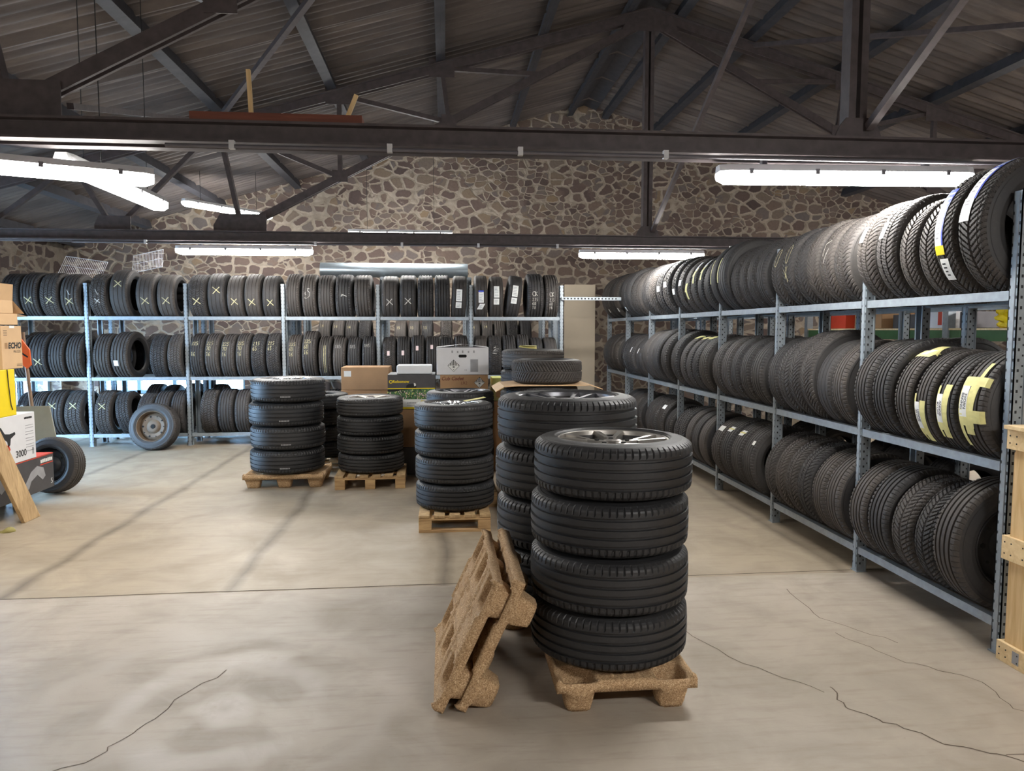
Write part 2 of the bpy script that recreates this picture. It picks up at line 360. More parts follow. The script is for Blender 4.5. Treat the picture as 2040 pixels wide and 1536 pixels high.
def gable(x0, x1, z0, top=True):
    xs = sorted({x0, x1} | ({RX} if x0 < RX < x1 else set()))
    return [(x0, z0), (x1, z0)] + [(x, roofz(x) + .02) for x in reversed(xs)]
WX0, WX1, WZ0, WZ1 = -5.95, -3.5, .50, 1.06
mb = MB()
for x0, x1, z0 in [(XL - .35, WX0, -.05), (WX0, WX1, WZ1), (WX1, XR + .35, -.05)]: mb.prism(gable(x0, x1, z0), YB, YB + .4)
mb.bb((WX0, YB, -.05), (WX1, YB + .4, WZ0))
structure('wall_back', mb, M['stone'])
DY0, DY1, DZ = 10.7, 12.7, 1.5
mb = MB()
EY0, EY1, EZ = 7.1, 9.3, 2.35        # open loading door, out of the photo
for y0, y1, z0 in [(YF, EY0, -.05), (EY0, EY1, EZ), (EY1, DY0, -.05), (DY0, DY1, DZ), (DY1, YB, -.05)]: mb.bb((XL - .4, y0, z0), (XL, y1, roofz(XL) + .1))
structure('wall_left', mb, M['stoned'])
structure('wall_right', MB().bb((XR, YF, -.05), (XR + .4, YB, roofz(XR) + .1)), M['stone'])
structure('wall_front', MB().prism(gable(XL - .35, XR + .35, -.05), YF - .4, YF), M['stone'])
# glazed opening in the far wall
wf = MB()
for x in np.linspace(WX0 + .03, WX1 - .03, 5): wf.bb((x - .03, YB + .1, WZ0), (x + .03, YB + .18, WZ1))
for z in (WZ0 + .03, .78, WZ1 - .03): wf.bb((WX0, YB + .1, z - .03), (WX1, YB + .18, z + .03))
w1 = structure('window_1', wf, M['frame'])
MB().bb((WX0 + .02, YB + .135, WZ0 + .02), (WX1 - .02, YB + .141, WZ1 - .02)).build('pane', M['glass'], w1)
MB().bb((WX0 - .02, YB - .06, WZ0 - .04), (WX1 + .02, YB + .1, WZ0)).build('window_sill', M['beige'], w1)
# gate leaf standing in the left doorway
df = MB()
for y in (DY0 + .04, DY0 + 1.0, DY1 - .04): df.bb((XL - .25, y - .035, 0), (XL - .18, y + .035, DZ))
for z in (.05, .5, 1.0, DZ - .04): df.bb((XL - .25, DY0, z - .025), (XL - .18, DY0 + 1.0, z + .025))
for k in range(1, 8): df.bb((XL - .22, DY0 + .125 * k - .004, 0), (XL - .21, DY0 + .125 * k + .004, DZ))
structure('door_1', df, M['frame'])

ef = MB()
for y in (EY0 + .04, EY1 - .04): ef.bb((XL - .3, y - .04, 0), (XL - .1, y + .04, EZ))
ef.bb((XL - .3, EY0, EZ - .08), (XL - .1, EY1, EZ)); structure('door_2', ef, M['frame'])
# corrugated roof, one sheet field per slope
def roof_side(name, xa, xb):
    ys = []
    p = .13; y = YF - .3; k = 0
    while y < YB + .35:
        s = .023 * math.sin(2 * PI * y / p)
        if k % 48 == 0: ys += [(y, s - .045), (y + .022, s - .045), (y + .023, s + .008)]
        else: ys.append((y, s))
        y += p / 6; k += 1
    V = []; Q = []
    n = len(ys)
    for x in (xa, xb):
        for (y, dz) in ys: V.append((x, y, roofz(x) + dz + .02))
    for i in range(n - 1): Q.append((i, i + 1, n + i + 1, n + i))
    top = len(V)
    V += [(xa, YF - .3, roofz(xa) + .09), (xa, YB + .35, roofz(xa) + .09), (xb, YF - .3, roofz(xb) + .09), (xb, YB + .35, roofz(xb) + .09)]
    Q.append((top, top + 1, top + 3, top + 2))
    o = link(name, np_mesh(name, V, Q, M['roof'], True)); o['kind'] = 'structure'
roof_side('ceiling_left', RX, XL - .45); roof_side('ceiling_right', RX, XR + .45)
structure('trim_1', MB().prism([(RX - .22, roofz(RX - .22) - .04), (RX, RZ - .02), (RX + .22, roofz(RX + .22) - .04), (RX, RZ + .05)], YF, YB), M['purlin'])

# purlins run the length of the hall under the sheets
PUR = [-6.1, -5.0, -3.75, -2.5, -1.28, -.02, 1.2, 2.24, 2.84, 3.72, 4.9, 6.1, 7.35, 8.6, 9.85, 11.1]
for i, x in enumerate(PUR):
    s = -1 if x < RX else 1; z = roofz(x) - .075; a = math.atan(SL) * -s
    Mt = Matrix.Rotation(-a * -1 if False else a * -1, 3, 'Y')
    Mt = Matrix.Rotation(math.atan(SL) * s, 3, 'Y')
    mb = MB().box((x, (YF + YB) / 2, z), (.05, YB - YF, .13), Mt).box((x + .03 * s, (YF + YB) / 2, z - .065), (.07, YB - YF, .012), Mt)
    o = mb.build('purlin', M['purlin']); nth = ORD[PUR.index(x) + 1] if x < RX else ORD[len(PUR) - i]
    tag(o, f'dark purlin under the corrugated roof, {nth} up from the {"left" if x < RX else "right"} eave', 'purlin', 'roof purlins', 'structure')

# roof trusses
TB, TT = 2.63, 2.75                     # tie beam underside and top
def truss(y, label):
    t = thing('roof_truss', label, 'roof truss', (RX, y, 0), group='roof trusses', kind='structure')
    if truss.parts:
        for o in truss.parts:
            c = o.copy(); C.objects.link(c); c.parent = t
        return t
    P = []
    def part(n, mb): P.append(mb.build(n, M['truss'], t))
    tie = MB()
    for s in (-1, 1): tie.bb((XL - RX, s * .05 - .012, TB), (XR - RX, s * .05 + .012, TT)); tie.bb((XL - RX, s * .085 - .035, TB), (XR - RX, s * .085 + .035, TB + .014)); tie.bb((XL - RX, s * .085 - .035, TT - .014), (XR - RX, s * .085 + .035, TT))
    part('tie_beam', tie)
    kp = MB()
    for s in (-1, 1): kp.bb((s * .035 - .022, -.05, TB), (s * .035 + .022, .05, RZ - .2))
    part('king_post', kp)
    part('gusset_plate', MB().prism([(-.15, TT), (.15, TT), (.12, TT + .07), (.08, TT + .12), (-.08, TT + .12), (-.12, TT + .07)], -.066, -.054))
    rz = lambda d: RZ - SL * d
    for s in (-1, 1):
        ch = MB()
        for q in (-.045, .045): ch.bar((0, q, RZ - .2), (s * (XR - RX), q, rz(XR - RX) - .2), .02, .10); ch.bar((0, q * 1.6, RZ - .155), (s * (XR - RX), q * 1.6, rz(XR - RX) - .155), .06, .012)
        part('top_chord', ch)
        D = lambda d: (s * d, 0, TT + .05 + (4.85 - d) / 4.75 * (RZ - .32 - TT - .05))
        T = lambda d: (s * d, 0, rz(d) - .2)
        db = MB()
        for q in (-.03, .03): a, b = D(4.85), D(.1); db.bar((a[0], q, a[2]), (b[0], q, b[2]), .022, .085)
        part('diagonal', db)
        for a, b, w in [((s * 4.85, 0, TT + .05), T(5.08), .07), (D(3.7), T(5.08), .05), (D(3.7), T(3.7), .06), (D(2.42), T(3.7), .05), (D(2.42), T(2.5), .05), (D(1.3), T(2.5), .05),
                        ((s * 6.27, 0, TT), T(5.08), .06), ((s * 6.27, 0, TT), T(6.7), .06), ((s * 7.7, 0, TT), T(6.7), .05), ((s * 7.7, 0, TT), T(8.2), .05)]:
            part('strut', MB().bar(a, b, .05, w, (0, 1, 0)))
        for d, w, h in [(4.85, .3, .2), (6.27, .2, .16), (7.7, .2, .16)]:
            part('gusset_plate', MB().prism([(s * (d + w), TT - .02), (s * (d - w), TT - .02), (s * (d - w), TT + h), (s * (d + w * .75), TT + h), (s * (d + w), TT + h * .35)], -.064, -.054))
        for d in (3.7, 2.42): q = D(d); part('gusset_plate', MB().prism([(q[0] - .09, q[2] - .06), (q[0] + .09, q[2] - .06), (q[0] + .09, q[2] + .07), (q[0] - .09, q[2] + .08)], -.05, -.042))
        for d in (5.08, 3.7, 2.5): q = T(d); part('gusset_plate', MB().prism([(q[0] - .15, q[2] - .12), (q[0] + .15, q[2] - .12), (q[0] + .15, q[2] + .1), (q[0] - .15, q[2] + .1)], -.06, -.056))
    part('gusset_plate', MB().prism([(-.35, RZ - .42), (.35, RZ - .42), (.25, RZ - .2), (0, RZ - .12), (-.25, RZ - .2)], -.066, -.058))
    truss.parts = P; return t
truss.parts = []
TY = [-.25, 4.3, 8.85]
truss(TY[0], 'dark steel roof truss directly overhead of the foreground floor')
truss(TY[1], 'dark steel roof truss carrying the red-brown timber, in front of the other truss')
truss(TY[2], 'dark steel roof truss above the back rack, its king post against the stone gable')
for i, (ya, yb) in enumerate([(TY[1], TY[0]), (TY[2], TY[1])]):
    o = MB().bar((RX + .05, ya - .09, TT + .06), (RX + .05, yb + .08, RZ - .42), .045, .045).build('ridge_brace', M['truss'])
    tag(o, 'slanting angle-iron brace rising from the foot of the %s king post' % ('thick near' if i == 0 else 'thin far'), 'brace', 'ridge braces', 'structure')
for xa, xb, w in [(-2.6, .2, 'left'), (3.75, 7.6, 'right')]:
    mb = MB().bar((xa, TY[2] - .12, roofz(xa) - .2), (xb, TY[1] + .12, roofz(xb) - .2), .05, .05)
    tag(mb.build('wind_brace', M['truss']), f'thin diagonal brace across the purlins on the {w} roof slope', 'brace', 'wind braces', 'structure')

o = MB().bar((-2.08, TY[1] + .06, TT + .1), (-2.76, TY[2] - .06, 4.0), .035, .035).build('wind_brace', M['truss'])
tag(o, 'thin rod from the left gusset of the near truss to the far top chord', 'brace', 'wind braces', 'structure')
# conduit under the tie beams
for y, zc, w in [(TY[1] - .15, TB - .03, 'near'), (TY[2] - .15, TB - .03, 'far')]:
    c = thing('ceiling_conduit', f'thin grey conduit clipped under the {w} tie beam', 'conduit', (0, y, zc), group='conduits')
    MB().tube([(-4.2 if w == 'far' else -1.5, 0, 0), (1.0, 0, 0), (7, 0, 0)], .011).build('pipe', M['conduit'], c)
    for x in ([-1.15, -.3, .43, 1.27, 3.6] if w == 'near' else [-3.4, -1.5, -.5, .4, 1.35, 3.5]):
        MB().bb((x - .014, -.016, -.016), (x + .014, .016, .03)).build('clip', M['housing'], c)

# ------------------------------------------------------------------ lamps
def lamp_meshes():
    Ln, W = 1.56, .075
    h = MB(); d = MB()
    def loft(mb, secs):
        n = len(secs[0]); vs = [p for s in secs for p in s]; fs = []
        for i in range(len(secs) - 1):
            for k in range(n): fs.append((i * n + k, i * n + (k + 1) % n, (i + 1) * n + (k + 1) % n, (i + 1) * n + k))
        fs.append(tuple(range(n))); fs.append(tuple((len(secs) - 1) * n + k for k in range(n))[::-1]); mb.add(vs, fs)
    def sec(x, w, zt, zb): return [(x, -w, zt), (x, -w * .95, zb + .02), (x, -w * .55, zb), (x, w * .55, zb), (x, w * .95, zb + .02), (x, w, zt)]
    xs = [(-Ln / 2, .62, .02), (-Ln / 2 + .05, .95, 0), (-Ln / 2 + .12, 1, 0), (Ln / 2 - .12, 1, 0), (Ln / 2 - .05, .95, 0), (Ln / 2, .62, .02)]
    loft(d, [sec(x, W * k, -.002, -.062 + q) for x, k, q in xs])
    loft(h, [[(x, -W * k, .002), (x, W * k, .002), (x, W * k * .7, .042), (x, -W * k * .7, .042)] for x, k, q in xs])
    cl = h; h.cur = 1
    for x in (-.6, -.2, .2, .6):
        for s in (-1, 1): cl.bb((x - .012, s * W - .004 if s > 0 else -W - .004, -.018), (x + .012, s * W + .004 if s > 0 else -W + .004, .012))
    return h.mesh('lamp_housing', [M['housing'], M['conduit']]), d.mesh('lamp_diffuser', M['lamp'], .6)
LH, LD = lamp_meshes(); LDS = {}
def lamp(x, y, z, a, label, wires=0, lm='lamp'):
    t = thing('fluorescent_ceiling_lamp', label, 'lamp', (x, y, z), (0, 0, a), 'fluorescent ceiling lamps')
    link('housing', LH, t); d_ = link('diffuser', LD, t)
    if lm != 'lamp':
        if lm not in LDS: LDS[lm] = LD.copy(); LDS[lm].materials[0] = M[lm]
        d_.data = LDS[lm]
    br = .0
    if wires:
        for s in (-.5, .5):
            wx = x + s * math.cos(a); top = roofz(wx) + .0
            MB().tube([(s, 0, .04), (s, 0, top - z)], .003, 5).build('suspension_wire', M['slot'], t)
    else:
        for s in (-.5, .5): MB().bb((s - .015, -.02, .04), (s + .015, .02, .085)).build('bracket', M['conduit'], t)
    return t
lamp(2.42, TY[1] - .03, 2.546, -.05, 'long glowing lamp under the near tie beam, above the right tyre rack', 0, 'lamp')
lamp(-2.50, 4.42, 2.546, .40, 'long glowing lamp cut by the left edge of the photo, nearest on the left', 1, 'lampdim')
lamp(-2.30, 5.46, 2.63, PI / 2, 'glowing lamp pointing into the hall, just behind the nearest left lamp', 1, 'lampdim')
lamp(-2.34, TY[2], 2.546, -.02, 'glowing lamp under the far tie beam, left one of the pair there')
lamp(2.43, TY[2] + .02, 2.546, -.02, 'glowing lamp under the far tie beam, right one of the pair there')
lamp(-.66, 11.2, 3.07, 0, 'glowing lamp hung on wires before the stone wall above the zinc duct', 1)
lamp(-3.22, 11.4, 3.42, .95, 'small-looking glowing lamp hung on wires high at left near the stone wall', 1)
for x, y in [(-2.5, TY[0]), (2.5, TY[0]), (7.2, TY[1]), (7.4, TY[2])]:
    lamp(x, y, 2.546, 0, 'glowing lamp %s' % ('on the truss over the foreground, %s of the ridge' % ('left' if x < 0 else 'right') if y < 0 else 'beyond the right rack under the %s tie beam' % ('near' if y < 5 else 'far')), 0, 'lampdim' if x < 0 else 'lampbright')

# timber lying on the near tie beam
t = thing('timber_plank', 'red-brown timber plank lying on the near tie beam with two pale sticks', 'timber', (-.93, TY[1], TT + .003))
MB().bb((-.47, -.06, 0), (.47, .06, .055)).build('plank', M['redwood'], t)
MB().bar((-.14, -.045, .05), (-.15, -.045, .29), .022, .022).build('stick', M['pine'], t)
MB().bar((.39, -.045, .05), (.44, -.045, .17), .022, .022).build('stick', M['pine'], t)

# ------------------------------------------------------------------ racks
LEV = [.172, .956, 1.79]; BH = .047; UW = .055; DEP = .44
def upright_mesh(h, flip):
    mb = MB(); s = -1 if flip else 1       # front flange + two returns, perforated
    mb.bb((-UW / 2, 0, 0), (UW / 2, s * .006, h)); mb.bb((-UW / 2, 0, 0), (-UW / 2 + .004, s * .06, h)); mb.bb((UW / 2 - .004, 0, 0), (UW / 2, s * .06, h))
    mb.bb((-UW / 2 - .008, s * .052, 0), (-UW / 2, s * .06, h)); mb.bb((UW / 2, s * .052, 0), (UW / 2 + .008, s * .06, h))
    mb.bb((-.012, -s * .004, .03), (.012, s * .002, h - .01))
    mb.bb((-UW / 2 - .01, -.008 if not flip else -.065, 0), (UW / 2 + .01, .065 if not flip else .008, .006))
    mb.cur = 1
    z = .05
    while z < h - .03:
        for x in (-.019, .019): mb.bb((x - .003, -s * .0012, z), (x + .003, s * .002, z + .014))
        for x in (-UW / 2, UW / 2): mb.bb((x - .0012, s * .02 - .005, z), (x + .0012, s * .02 + .005, z + .014)); mb.bb((x - .0012, s * .042 - .004, z + .025), (x + .0012, s * .042 + .004, z + .034))
        z += .05
    return mb.mesh('upright', [M['steel'], M['slot']])
def rack(label, loc, rotz, nb, bay, levels, h, group=None, skip=()):
    t = thing('tyre_rack', label, 'rack', loc, (0, 0, rotz), group)
    f, b = upright_mesh(h, False), upright_mesh(h, True)
    bm_ = MB().bb((-bay / 2 + UW / 2 + .001, .004, -BH), (bay / 2 - UW / 2 - .001, .04, 0)).bb((-bay / 2 + UW / 2 + .001, .04, -.01), (bay / 2 - UW / 2 - .001, .048, 0)).mesh('beam', M['steel'])
    br = MB().bb((-.012, .05, -.012), (.012, DEP - .05, .012)).mesh('cross_brace', M['steel'])
    for i in range(nb + 1):
        link('upright', f, t, (i * bay, 0, 0)); link('upright', b, t, (i * bay, DEP, 0))
        for z in (.1, 1.3, h - .1): link('cross_brace', br, t, (i * bay, 0, z))
    for i in range(nb):
        for k, z in enumerate(levels):
            link('beam', bm_, t, ((i + .5) * bay, 0, z)); link('beam', bm_, t, ((i + .5) * bay, DEP, z), (0, 0, PI))
    return t
# back rack: six bays along X, front plane at y=10.35
BX0, BBAY, BY = -6.16, 1.305, 10.35
rack('long galvanised tyre rack across the back of the hall, facing the camera', (BX0, BY, 0), 0, 6, BBAY, LEV, 2.24)
rack('galvanised rack right behind the long back rack, seen through its gaps', (BX0, 11.05, 0), 0, 6, BBAY, LEV[:2], 2.40)
rack('short galvanised rack against the stone wall, third deep behind the boxes', (-2.3, 12.2, 0), 0, 3, 1.32, [1.22], 2.0)
# right rack: seven bays running away from the camera, front plane at x=2.71
RXF, RY0, RBAY = 2.71, 3.25, 1.2415
rack('long galvanised tyre rack down the right side of the hall', (RXF, RY0 + 7 * RBAY, 0), -PI / 2, 7, RBAY, LEV, 2.26)
rack('galvanised rack standing back to back behind the right-hand rack', (RXF + .70, RY0 + 7 * RBAY, 0), -PI / 2, 7, RBAY, LEV, 2.1)
ROWS = {
 ('back', 2): [
  (0, 0.363, 0.25, 0.315, 'r', '', 0.004, -0.004),
  (0, 0.617, 0.235, 0.323, 'r', 'X', -0.0, 0.001),
  (0, 0.87, 0.25, 0.321, 'b', 'X', 0.0, -0.002),
  (0, 1.133, 0.25, 0.314, 'r', 'X2', -0.005, 0.003),
  (1, 1.495, 0.232, 0.317, 'b', 'Xs', -0.004, 0.005),
  (1, 1.777, 0.25, 0.342, 'w', 'Xh', -0.001, -0.002),
  (1, 2.104, 0.25, 0.32, 'w', 'X', 0.001, 0.001),
  (1, 2.379, 0.25, 0.315, 'w', 'X', -0.003, -0.003),
  (2, 2.783, 0.242, 0.316, 'b', 'X', -0.004, -0.004),
  (2, 3.039, 0.242, 0.324, 'w', 'Xm', 0.006, -0.004),
  (2, 3.287, 0.227, 0.312, 'w', 'X', -0.004, 0.002),
  (2, 3.523, 0.222, 0.321, 'w', 'X', -0.006, 0.001),
  (2, 3.757, 0.222, 0.312, 'w', 'X', 0.0, 0.002),
  (3, 4.064, 0.204, 0.324, 'r', '', -0.003, 0.004),
  (3, 4.283, 0.205, 0.322, 'r', 'S', 0.005, -0.006),
  (3, 4.511, 0.226, 0.318, 'r', '', 0.006, -0.001),
  (3, 4.756, 0.24, 0.322, 'r', 'sm', 0.001, 0.003),
  (3, 5.019, 0.25, 0.318, 'r', '', -0.006, -0.025),
  (4, 5.39, 0.236, 0.313, 'w', 'Xw', -0.003, 0.006),
  (4, 5.639, 0.237, 0.32, 'w', 'Xw', 0.004, 0.001),
  (4, 5.883, 0.225, 0.32, 'r', '', 0.004, 0.005),
  (4, 6.119, 0.219, 0.323, 'r', '', 0.004, -0.005),
  (4, 6.36, 0.213, 0.316, 'w', 'lab1', -0.006, 0.051),
  (5, 6.67, 0.193, 0.322, 'w', 'lab2', -0.005, -0.004),
  (5, 6.888, 0.201, 0.316, 'w', 'lab3', -0.003, 0.004),
  (5, 7.142, 0.209, 0.316, 'w', 'lab4', 0.002, 0.13),
  (5, 7.443, 0.245, 0.336, 'r', 'OK', 0.005, 0.005),
  (5, 7.681, 0.204, 0.33, 'r', 'OK', 0.004, -0.002),
 ],
 ('back', 1): [
  (0, 0.44, 0.222, 0.313, 'r', 'X', -0.001, 0.0),
  (0, 0.684, 0.242, 0.324, 'r', 'X', -0.002, -0.006),
  (0, 0.926, 0.218, 0.322, 'r', '', -0.005, -0.0),
  (0, 1.153, 0.212, 0.322, 'r', '', 0.0, -0.001),
  (1, 1.51, 0.226, 0.322, 'r', '', -0.006, 0.001),
  (1, 1.775, 0.25, 0.334, 'r', 'lab5', -0.094, 0.004),
  (1, 2.242, 0.223, 0.313, 'b', '', -0.004, -0.001),
  (1, 2.464, 0.198, 0.32, 'b', '', -0.002, -0.002),
  (2, 2.754, 0.186, 0.323, 'r', 'n225b', 0.005, -0.001),
  (2, 2.957, 0.193, 0.323, 'r', 'n225', -0.002, -0.005),
  (2, 3.164, 0.194, 0.318, 'r', 'n225', 0.002, 0.005),
  (2, 3.368, 0.188, 0.324, 'r', 'n225', 0.003, 0.003),
  (2, 3.573, 0.195, 0.321, 'b', 'n215', 0.002, 0.003),
  (2, 3.775, 0.184, 0.324, 'b', 'n215', -0.002, -0.005),
  (3, 4.062, 0.193, 0.315, 'r', 'n225c', -0.003, -0.002),
  (3, 4.274, 0.206, 0.339, 'r', 'n225c', -0.005, -0.001),
  (3, 4.481, 0.181, 0.304, 'r', 'lines', -0.003, -0.005),
  (3, 4.679, 0.188, 0.297, 'r', 'n185', -0.005, 0.004),
  (3, 4.881, 0.189, 0.296, 'r', 'n185', -0.004, 0.004),
  (3, 5.081, 0.184, 0.304, 'r', 'n185', 0.001, 0.005),
  (4, 5.367, 0.192, 0.3, 'b', 'pink', 0.006, 0.001),
  (4, 5.571, 0.193, 0.303, 'r', 'pink', 0.004, 0.002),
  (4, 5.773, 0.187, 0.311, 'r', 'pink2', -0.005, 0.001),
  (4, 5.976, 0.194, 0.305, 'r', 'pink3', 0.002, -0.003),
  (4, 6.182, 0.195, 0.299, 'r', '', 0.001, -0.002),
  (4, 6.384, 0.189, 0.31, 'r', '', -0.0, -0.001),
  (5, 6.666, 0.186, 0.307, 'w', '', 0.0, 0.006),
  (5, 6.868, 0.194, 0.308, 'b', 'sm3', -0.0, -0.003),
  (5, 7.074, 0.195, 0.311, 'r', '', 0.003, 0.003),
  (5, 7.274, 0.181, 0.316, 'r', '', -0.003, -0.001),
  (5, 7.471, 0.189, 0.294, 'w', '', -0.002, -0.002),
  (5, 7.675, 0.197, 0.295, 'w', '', 0.001, -0.003),
 ],
 ('back', 0): [
  (0, 0.451, 0.167, 0.314, 'a', 'sm3', -0.002, -0.004),
  (0, 0.633, 0.173, 0.316, 'r', 'X', 0.002, 0.001),
  (0, 0.855, 0.25, 0.324, 'r', 'Xh', 0.001, 0.001),
  (0, 1.125, 0.25, 0.32, 'b', 'Xh', -0.057, 0.001),
  (1, 1.494, 0.226, 0.319, 'b', 'Xh', 0.001, -0.002),
  (1, 1.756, 0.202, 0.303, 'b', '', 0.001, -0.162),
  (1, 2.023, 0.203, 0.297, 'b', '', -0.005, 0.078),
  (1, 2.26, 0.211, 0.312, 'r', 'sm3', -0.004, -0.005),
  (1, 2.471, 0.186, 0.315, 'r', '', -0.002, 0.001),
  (2, 2.884, 0.226, 0.321, 'b', '', 0.001, -0.004),
  (2, 3.115, 0.214, 0.323, 'r', '', 0.003, -0.0),
  (2, 3.338, 0.208, 0.32, 'r', '', 0.0, -0.004),
  (2, 3.559, 0.209, 0.32, 'r', '', 0.006, 0.003),
  (2, 3.772, 0.19, 0.314, 'b', '', -0.005, 0.005),
  (3, 4.091, 0.211, 0.323, 'r', '', 0.003, 0.003),
  (3, 4.329, 0.225, 0.314, 'w', '', 0.004, -0.004),
  (3, 4.582, 0.239, 0.314, 'r', '', -0.001, -0.006),
 ],
 ('right', 2): [
  (0, 0.24, 0.218, 0.365, 'w', '', 0.0, 0.003),
  (0, 0.487, 0.25, 0.364, 'w', 'tag', -0.004, 0.003),
  (0, 0.771, 0.195, 0.367, 'w', '', 0.0, -0.001),
  (0, 1.07, 0.25, 0.361, 'w', 'tag', 0.003, 0.001),
  (1, 1.56, 0.25, 0.366, 'w', 'tag', -0.001, -0.0),
  (1, 1.804, 0.217, 0.368, 'w', '', 0.0, -0.001),
  (1, 2.05, 0.25, 0.348, 'a', '', 0.003, -0.002),
  (1, 2.291, 0.207, 0.343, 'a', '', 0.0, -0.003),
  (2, 2.656, 0.25, 0.354, 'a', '', -0.005, -0.003),
  (2, 2.948, 0.25, 0.349, 'a', '', -0.004, -0.004),
  (2, 3.291, 0.25, 0.349, 'b', 'tag2', -0.002, -0.003),
  (2, 3.553, 0.25, 0.349, 'b', 'tag2', 0.001, 0.002),
  (3, 3.864, 0.176, 0.345, 'b', 'tag2', 0.003, -0.003),
  (3, 4.056, 0.183, 0.334, 'b', 'tag2', 0.001, 0.002),
  (3, 4.253, 0.188, 0.322, 'r', 'tape1', -0.004, 0.002),
  (3, 4.449, 0.178, 0.323, 'r', 'tape2', -0.003, -0.002),
  (3, 4.636, 0.169, 0.317, 'r', 'tape2', 0.001, 0.006),
  (3, 4.826, 0.185, 0.319, 'r', '', 0.005, 0.002),
  (4, 5.089, 0.153, 0.35, 'w', 'strip', -0.002, -0.002),
  (4, 5.298, 0.231, 0.353, 'w', 'strip', -0.004, -0.004),
  (4, 5.513, 0.173, 0.315, 'r', '', 0.002, -0.002),
  (4, 5.694, 0.163, 0.314, 'r', '', -0.002, -0.005),
  (4, 5.87, 0.163, 0.317, 'r', '', 0.004, -0.001),
  (4, 6.062, 0.195, 0.317, 'r', '', -0.006, -0.003),
  (5, 6.352, 0.185, 0.313, 'a', 'ring', -0.005, 0.004),
  (5, 6.548, 0.18, 0.321, 'a', 'ringx', 0.004, -0.004),
  (5, 6.742, 0.181, 0.316, 'a', '', 0.005, -0.001),
  (5, 6.93, 0.169, 0.323, 'v', '', 0.006, -0.006),
  (5, 7.115, 0.174, 0.317, 'a', 'sq', 0.001, -0.002),
  (5, 7.308, 0.188, 0.317, 'a', '', -0.002, -0.003),
  (6, 7.597, 0.199, 0.329, 'a', 'lab6', 0.003, 0.006),
  (6, 7.805, 0.192, 0.329, 'a', 'lab6', 0.004, 0.001),
  (6, 7.994, 0.163, 0.309, 'v', '', -0.005, 0.0),
  (6, 8.169, 0.163, 0.31, 'v', '', -0.002, -0.003),
  (6, 8.348, 0.172, 0.351, 'v', 'blue', -0.0, -0.003),
  (6, 8.542, 0.193, 0.355, 'v', 'blue2', 0.006, 0.003),
 ],
 ('right', 1): [
  (0, 0.18, 0.2, 0.319, 'w', '', 0.0, 0.008),
  (0, 0.417, 0.25, 0.323, 'w', '', -0.003, 0.003),
  (0, 0.665, 0.191, 0.325, 'w', '', 0.0, -0.007),
  (0, 0.945, 0.25, 0.322, 'r', '', -0.004, 0.003),
  (1, 1.419, 0.25, 0.32, 'b', 'wl', 0.006, -0.001),
  (1, 1.653, 0.193, 0.317, 'b', '', 0.0, 0.004),
  (1, 1.886, 0.25, 0.321, 'b', 'mark1', 0.004, -0.001),
  (1, 2.245, 0.25, 0.315, 'w', 'mark1', -0.002, 0.002),
  (2, 2.7, 0.25, 0.347, 'w', '', 0.004, -0.002),
  (2, 2.938, 0.196, 0.347, 'w', '', 0.0, -0.002),
  (2, 3.177, 0.25, 0.353, 'w', '', -0.002, 0.0),
  (2, 3.519, 0.25, 0.349, 'r', '', -0.0, 0.001),
  (3, 3.897, 0.25, 0.343, 'r', '', -0.0, -0.005),
  (3, 4.128, 0.187, 0.318, 'r', 'topt', -0.001, -0.002),
  (3, 4.322, 0.179, 0.314, 'r', 'topt', -0.002, -0.002),
  (3, 4.525, 0.201, 0.316, 'r', 'topt', 0.004, 0.005),
  (3, 4.763, 0.25, 0.323, 'r', '', -0.001, 0.005),
  (4, 5.126, 0.224, 0.319, 'r', '', 0.006, -0.005),
  (4, 5.361, 0.222, 0.321, 'r', '', 0.001, 0.0),
  (4, 5.577, 0.186, 0.321, 'r', '', 0.004, 0.004),
  (4, 5.786, 0.207, 0.316, 'r', '', -0.001, 0.001),
  (4, 6.026, 0.25, 0.313, 'r', '', 0.004, 0.001),
  (5, 6.342, 0.174, 0.317, 'r', '', 0.002, 0.005),
  (5, 6.544, 0.203, 0.322, 'a', '', 0.002, -0.004),
  (5, 6.746, 0.173, 0.341, 'v', '', -0.001, 0.005),
  (5, 6.93, 0.166, 0.345, 'v', '', 0.002, 0.005),
  (5, 7.122, 0.181, 0.313, 'w', '', -0.002, -0.004),
  (5, 7.313, 0.175, 0.313, 's', '', -0.002, 0.005),
  (6, 7.596, 0.189, 0.315, 's', '', -0.005, 0.005),
  (6, 7.797, 0.188, 0.318, 's', '', -0.0, 0.002),
  (6, 7.985, 0.162, 0.299, 's', 'ttop', -0.003, -0.004),
  (6, 8.16, 0.161, 0.294, 's', 'tt1', 0.004, 0.005),
  (6, 8.34, 0.171, 0.291, 's', 'tt2', 0.002, -0.001),
  (6, 8.54, 0.205, 0.3, 's', 'tt3', -0.002, -0.003),
 ],
 ('right', 0): [
  (1, 1.457, 0.191, 0.306, 'w', '', 0.0, -0.006),
  (1, 1.689, 0.25, 0.304, 'w', '', 0.001, -0.002),
  (1, 1.954, 0.219, 0.301, 'w', '', 0.0, 0.008),
  (1, 2.238, 0.25, 0.307, 'r', 'alloy', 0.006, 0.004),
  (2, 2.758, 0.25, 0.317, 'r', '', -0.002, -0.006),
  (2, 3.027, 0.25, 0.321, 'r', '', -0.003, 0.0),
  (2, 3.289, 0.25, 0.32, 'r', 'tag3', 0.003, -0.004),
  (2, 3.552, 0.25, 0.295, 'r', '', 0.003, -0.005),
  (3, 3.903, 0.231, 0.299, 'a', '', -0.006, -0.004),
  (3, 4.14, 0.218, 0.314, 'a', '', 0.004, 0.003),
  (3, 4.356, 0.191, 0.315, 'w', '', 0.001, -0.0),
  (3, 4.561, 0.197, 0.313, 'w', '', -0.002, 0.003),
